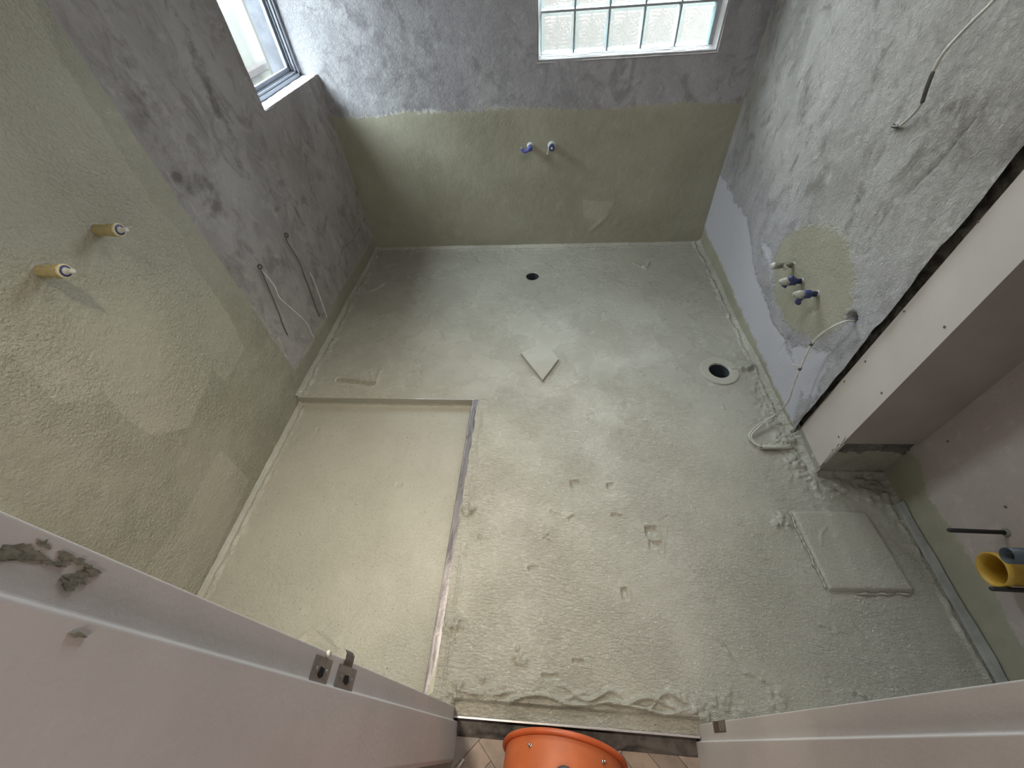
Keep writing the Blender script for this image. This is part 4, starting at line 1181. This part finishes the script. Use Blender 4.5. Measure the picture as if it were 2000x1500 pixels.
mm = MB().tube([(0.01, 0.014, -0.004), (0.05, 0.017, -0.005), (0.10, 0.015, -0.004), (0.15, 0.013, -0.005)], lambda s: 0.009 + 0.003 * math.sin(s * 21), 8, 5); bmesh.ops.transform(mm.b, matrix=mt, verts=mm.b.verts[:]); mm.build('membrane_bead', M['coat'], t, 0.001)

# thin pale wires and dark strands on the left wall
for lab, hook, white, dark in (('white wire with dark hooked end hanging low on the left wall, nearer the door', (505, 522), ((513, 530, .01), (520, 538, .02), (530, 550, .035), (538, 562, .045), (545, 580, .055), (563, 597, .065), (580, 612, .07), (592, 623, .07), (602, 636, .06), (608, 650, .05), (614, 661, .045)), ((507, 526, .012), (512, 532, .01), (520, 552, .008), (532, 580, .006), (545, 612, .005), (553, 635, .004), (562, 655, .003))),
                               ('thin pale wire with dark hooked end low on the left wall, nearer the back corner', (557, 460), ((605, 532, .01), (613, 548, .025), (622, 572, .035), (632, 600, .035), (639, 621, .03)), ((558, 466, .012), (563, 476, .012), (572, 490, .01), (585, 512, .008), (596, 542, .006), (604, 562, .005), (614, 592, .004), (624, 618, .003)))):
    p = on_left(*hook); t = thing('wire', lab, 'wire', loc=p, group='wires on the left wall')
    o_ = Vector(t.matrix_world.translation)
    MB().tube([Vector(on_left(px, py, of)) - o_ for px, py, of in dark], 0.0026, 6, 4).build('dark_strand', M['wire_g'], t)  # thin dark strand running close to the wall
    MB().tube([Vector(on_left(px, py, of)) - o_ for px, py, of in white], 0.0024, 6, 4).build('pale_wire', M['wire_w'], t)
    ring = [Vector((0.006 + 0.006 * math.sin(a), 0.007 * math.sin(a) + 0.004, 0.012 * math.cos(a))) for a in np.linspace(0, 6.28, 13)]
    MB().tube(ring, 0.003, 6, 2).build('hook', M['wire_d'], t)

# ------------------------------------------------------------------ toilet connections in the alcove
ax = Vector((-1, 0, 0))


def along(px, py, x): return on_x(px, py, x)


y_ = 0.50
tipY = on_x(1938, 1112, 1.49)
t = thing('drain_pipe', 'yellow plastic drain socket in the alcove wall between the black rods', 'pipe', frame((1.605, tipY[1], tipY[2]), (-1, 0, 0)))
MB().lathe([(-0.02, 0.050), (0.09, 0.050), (0.095, 0.055), (0.116, 0.055), (0.117, 0.050), (0.09, 0.0465), (0.03, 0.0455)], 32, 'X', False, False).build('socket', M['yellow'], t)
MB().lathe([(0.03, 0.0456), (0.029, 0.030), (0.001, 0.028), (0.0, 0.001)], 28, 'X', False, True).build('inner_seat', M['yellow_d'], t)
for an in (0.5, 1.7, 2.7):
    MB().tube([(0.034, 0.034 * math.cos(an), -0.034 * math.sin(an)), (0.034, 0, 0)], 0.003, 6, 0).build('spoke', M['yellow_d'], t)
tipB = on_x(1967, 1085, 1.43)
t = thing('flush_pipe', 'slate blue flush pipe above the yellow drain socket in the alcove', 'pipe', frame((1.605, tipB[1], tipB[2]), (-1, 0, 0)))
MB().lathe([(-0.02, 0.0245), (0.175, 0.0245), (0.176, 0.022), (0.03, 0.0215), (0.028, 0.001)], 28, 'X', False, True).build('pipe', M['slate'], t)
for r0, tip, lab in (((1966, 1040), (1851, 1035), 'black sleeved stud sticking out above the yellow drain socket'), ((2040, 1155), (1934, 1150), 'black sleeved stud sticking out below the yellow drain socket')):
    q = on_x(r0[0], r0[1], 1.605)
    tt = on_y(tip[0], tip[1], q[1] - 0.0)
    vv = ray(*tip); k = np.linspace(0.4, 2.2, 2000); pts = CAM + k[:, None] * vv
    best = pts[np.argmin(np.abs(pts[:, 1] - q[1]) + np.abs(pts[:, 2] - q[2]))]
    ln = min(max(1.605 - best[0], 0.12), 0.24)
    t = thing('mounting_stud', lab, 'stud', frame(q, (-1, 0, 0)), None, 'toilet mounting studs')
    MB().lathe([(-0.002, 0.016), (0.006, 0.014), (0.007, 0.009)], 12, 'X').build('nut', M['greygreen'], t)
    MB().lathe([(0.0, 0.0075), (ln - 0.004, 0.0075), (ln, 0.005)], 12, 'X').build('stud_sleeve', M['rod'], t)

# ------------------------------------------------------------------ orange drum fan at the door
yaw, pit = 0.097, 0.303
axf = Vector((math.sin(yaw) * math.cos(pit), math.cos(yaw) * math.cos(pit), -math.sin(pit)))
fan = thing('drum_fan', 'orange drum fan on the hall floor in the doorway', 'fan', frame((0.054, -0.024, 0.243), axf))
RF = 0.172
MB().lathe([(-0.006, RF), (-0.26, RF), (-0.262, RF - 0.003), (-0.006, RF - 0.003)], 64, 'X', False, False).build('drum', M['orange'], fan)
for s in (0.0, -0.262):
    mm = MB(); n = 72
    prof = [(s + 0.008 * math.cos(a), RF + 0.004 + 0.008 * math.sin(a)) for a in np.linspace(0, 2 * math.pi, 11)]
    mm.lathe(prof, n, 'X', False, False).build('rim', M['orange_d'], fan)
for an in (-0.62, 0.60, 1.9, 3.14, 4.4):
    mm = MB().lathe([(0, 0.0055), (0.002, 0.0052), (0.003, 0.004)], 12, 'X')
    mm.lathe([(0.003, 0.0034), (0.008, 0.0034), (0.0095, 0.002)], 10, 'X')
    # screws stand on the shell a little behind the rim; angle measured from the top
    r = Matrix.Rotation(-an, 4, 'X') @ Matrix.Translation((-0.032, 0, RF)) @ Matrix.Rotation(math.radians(-90), 4, 'Y')
    bmesh.ops.transform(mm.b, matrix=r, verts=mm.b.verts[:]); mm.build('screw', M['chrome'], fan)
r = Matrix.Rotation(-0.01, 4, 'X') @ Matrix.Translation((-0.098, 0, RF)) @ Matrix.Rotation(math.radians(-90), 4, 'Y')
mm = MB().lathe([(-0.002, 0.029), (0.010, 0.029), (0.014, 0.026), (0.015, 0.010)], 28, 'X'); bmesh.ops.transform(mm.b, matrix=r, verts=mm.b.verts[:]); kn = mm.build('knob', M['dkplastic'], fan)
mm = MB().lathe([(0.014, 0.0085), (0.018, 0.0085), (0.021, 0.005), (0.0215, 0.001)], 16, 'X'); bmesh.ops.transform(mm.b, matrix=r, verts=mm.b.verts[:]); mm.build('knob_screw', M['chrome'], kn)
for s, rr in ((-0.002, (0.05, 0.09, 0.13, 0.165)), (-0.26, (0.05, 0.09, 0.13, 0.165))):
    mm = MB()
    for q in rr:
        mm.lathe([(s + 0.0018 * math.cos(a), q + 0.0018 * math.sin(a)) for a in np.linspace(0, 2 * math.pi, 7)], 40, 'X', False, False)
    for an in np.linspace(0, math.pi, 5)[:-1]:
        mm.tube([(s, math.cos(an) * RF, math.sin(an) * RF), (s, -math.cos(an) * RF, -math.sin(an) * RF)], 0.0018, 6, 0)
    mm.build('guard', M['dkplastic'], fan)
MB().lathe([(-0.05, 0.03), (-0.20, 0.055), (-0.24, 0.05), (-0.242, 0.001)], 24, 'X').build('motor', M['dkplastic'], fan)
for k in range(3):
    mm = MB(); an = k * 2.094
    pts = []
    for rr_, w, tw in ((0.03, 0.03, 0.7), (0.09, 0.055, 0.55), (0.155, 0.06, 0.4)):
        pts.append([(-0.08 + s_ * w * math.sin(tw), rr_ * math.cos(an) - s_ * w * math.cos(tw) * math.sin(an), rr_ * math.sin(an) + s_ * w * math.cos(tw) * math.cos(an)) for s_ in (-1, 0, 1)])
    rows = [mm.verts(p) for p in pts]
    for a, c in zip(rows[:-1], rows[1:]):
        for i in range(2): mm.b.faces.new((a[i], a[i + 1], c[i + 1], c[i]))
    bmesh.ops.solidify(mm.b, geom=mm.b.faces[:], thickness=0.002); mm.build('fan_blade', M['dkplastic'], fan)
inv = fan.matrix_world.inverted()
fw = lambda p: inv @ Vector(p)
for sx in (-1, 1):
    MB().tube([fw((0.04 + sx * 0.10, -0.02, HZ + 0.011)), fw((0.04 + sx * 0.10, -0.12, HZ + 0.011)), fw((0.04 + sx * 0.10, -0.30, HZ + 0.011))], 0.011, 10, 3).build('stand_foot', M['dkplastic'], fan)
    MB().tube([fw((0.04 + sx * 0.10, -0.16, HZ + 0.012)), fw((0.04 + sx * 0.10, -0.16, 0.10)), fw((0.04 + sx * 0.095, -0.16, 0.150))], 0.010, 10, 3).build('stand_arm', M['dkplastic'], fan)
MB().tube([fw((-0.06, -0.29, HZ + 0.011)), fw((0.04, -0.29, HZ + 0.011)), fw((0.14, -0.29, HZ + 0.011))], 0.011, 10, 2).build('stand_crossbar', M['dkplastic'], fan)

# ------------------------------------------------------------------ small leftovers
p = on_floor(900, 1492, HZ)
t = thing('wall_plug', 'small pale wall plug lying on the hall floor by the left jamb', 'wall plug', Matrix.Translation((p[0], p[1], HZ + 0.0045)) @ Matrix.Rotation(math.radians(55), 4, 'Z'))
MB().lathe([(-0.016, 0.0035), (-0.004, 0.0042), (0.010, 0.0042), (0.014, 0.0055), (0.016, 0.0055), (0.012, 0.002)], 10, 'X').build('plug_shell', M['palewhite'], t)
t = thing('added_ceiling_lamp', 'added square fill lamp on the hall ceiling, out of view', 'lamp', loc=(0.1, -0.95, 2.6))
MB().box((-0.27, -0.27, -0.035), (0.27, 0.27, 0.0), 0.004).build('added_lamp_housing', M['white'], t)  # housing for the added hall fill
t = thing('added_downlight', 'added round spot in the bathroom ceiling to brighten the shower', 'lamp', loc=(-0.66, 0.62, 2.6))
MB().lathe([(0.0, 0.105), (-0.010, 0.105), (-0.014, 0.100), (-0.014, 0.088), (-0.004, 0.084), (0.0, 0.001)], 32, 'Z', False, True).build('added_lamp_housing', M['white'], t)  # housing for the added shower spot
t = thing('added_ceiling_lamp', 'added square fill lamp in the middle of the bathroom ceiling, out of view', 'lamp', loc=(0.25, 1.75, 2.6))
MB().box((-0.30, -0.30, -0.035), (0.30, 0.30, 0.0), 0.004).build('added_lamp_housing', M['white'], t)  # housing for the added room fill
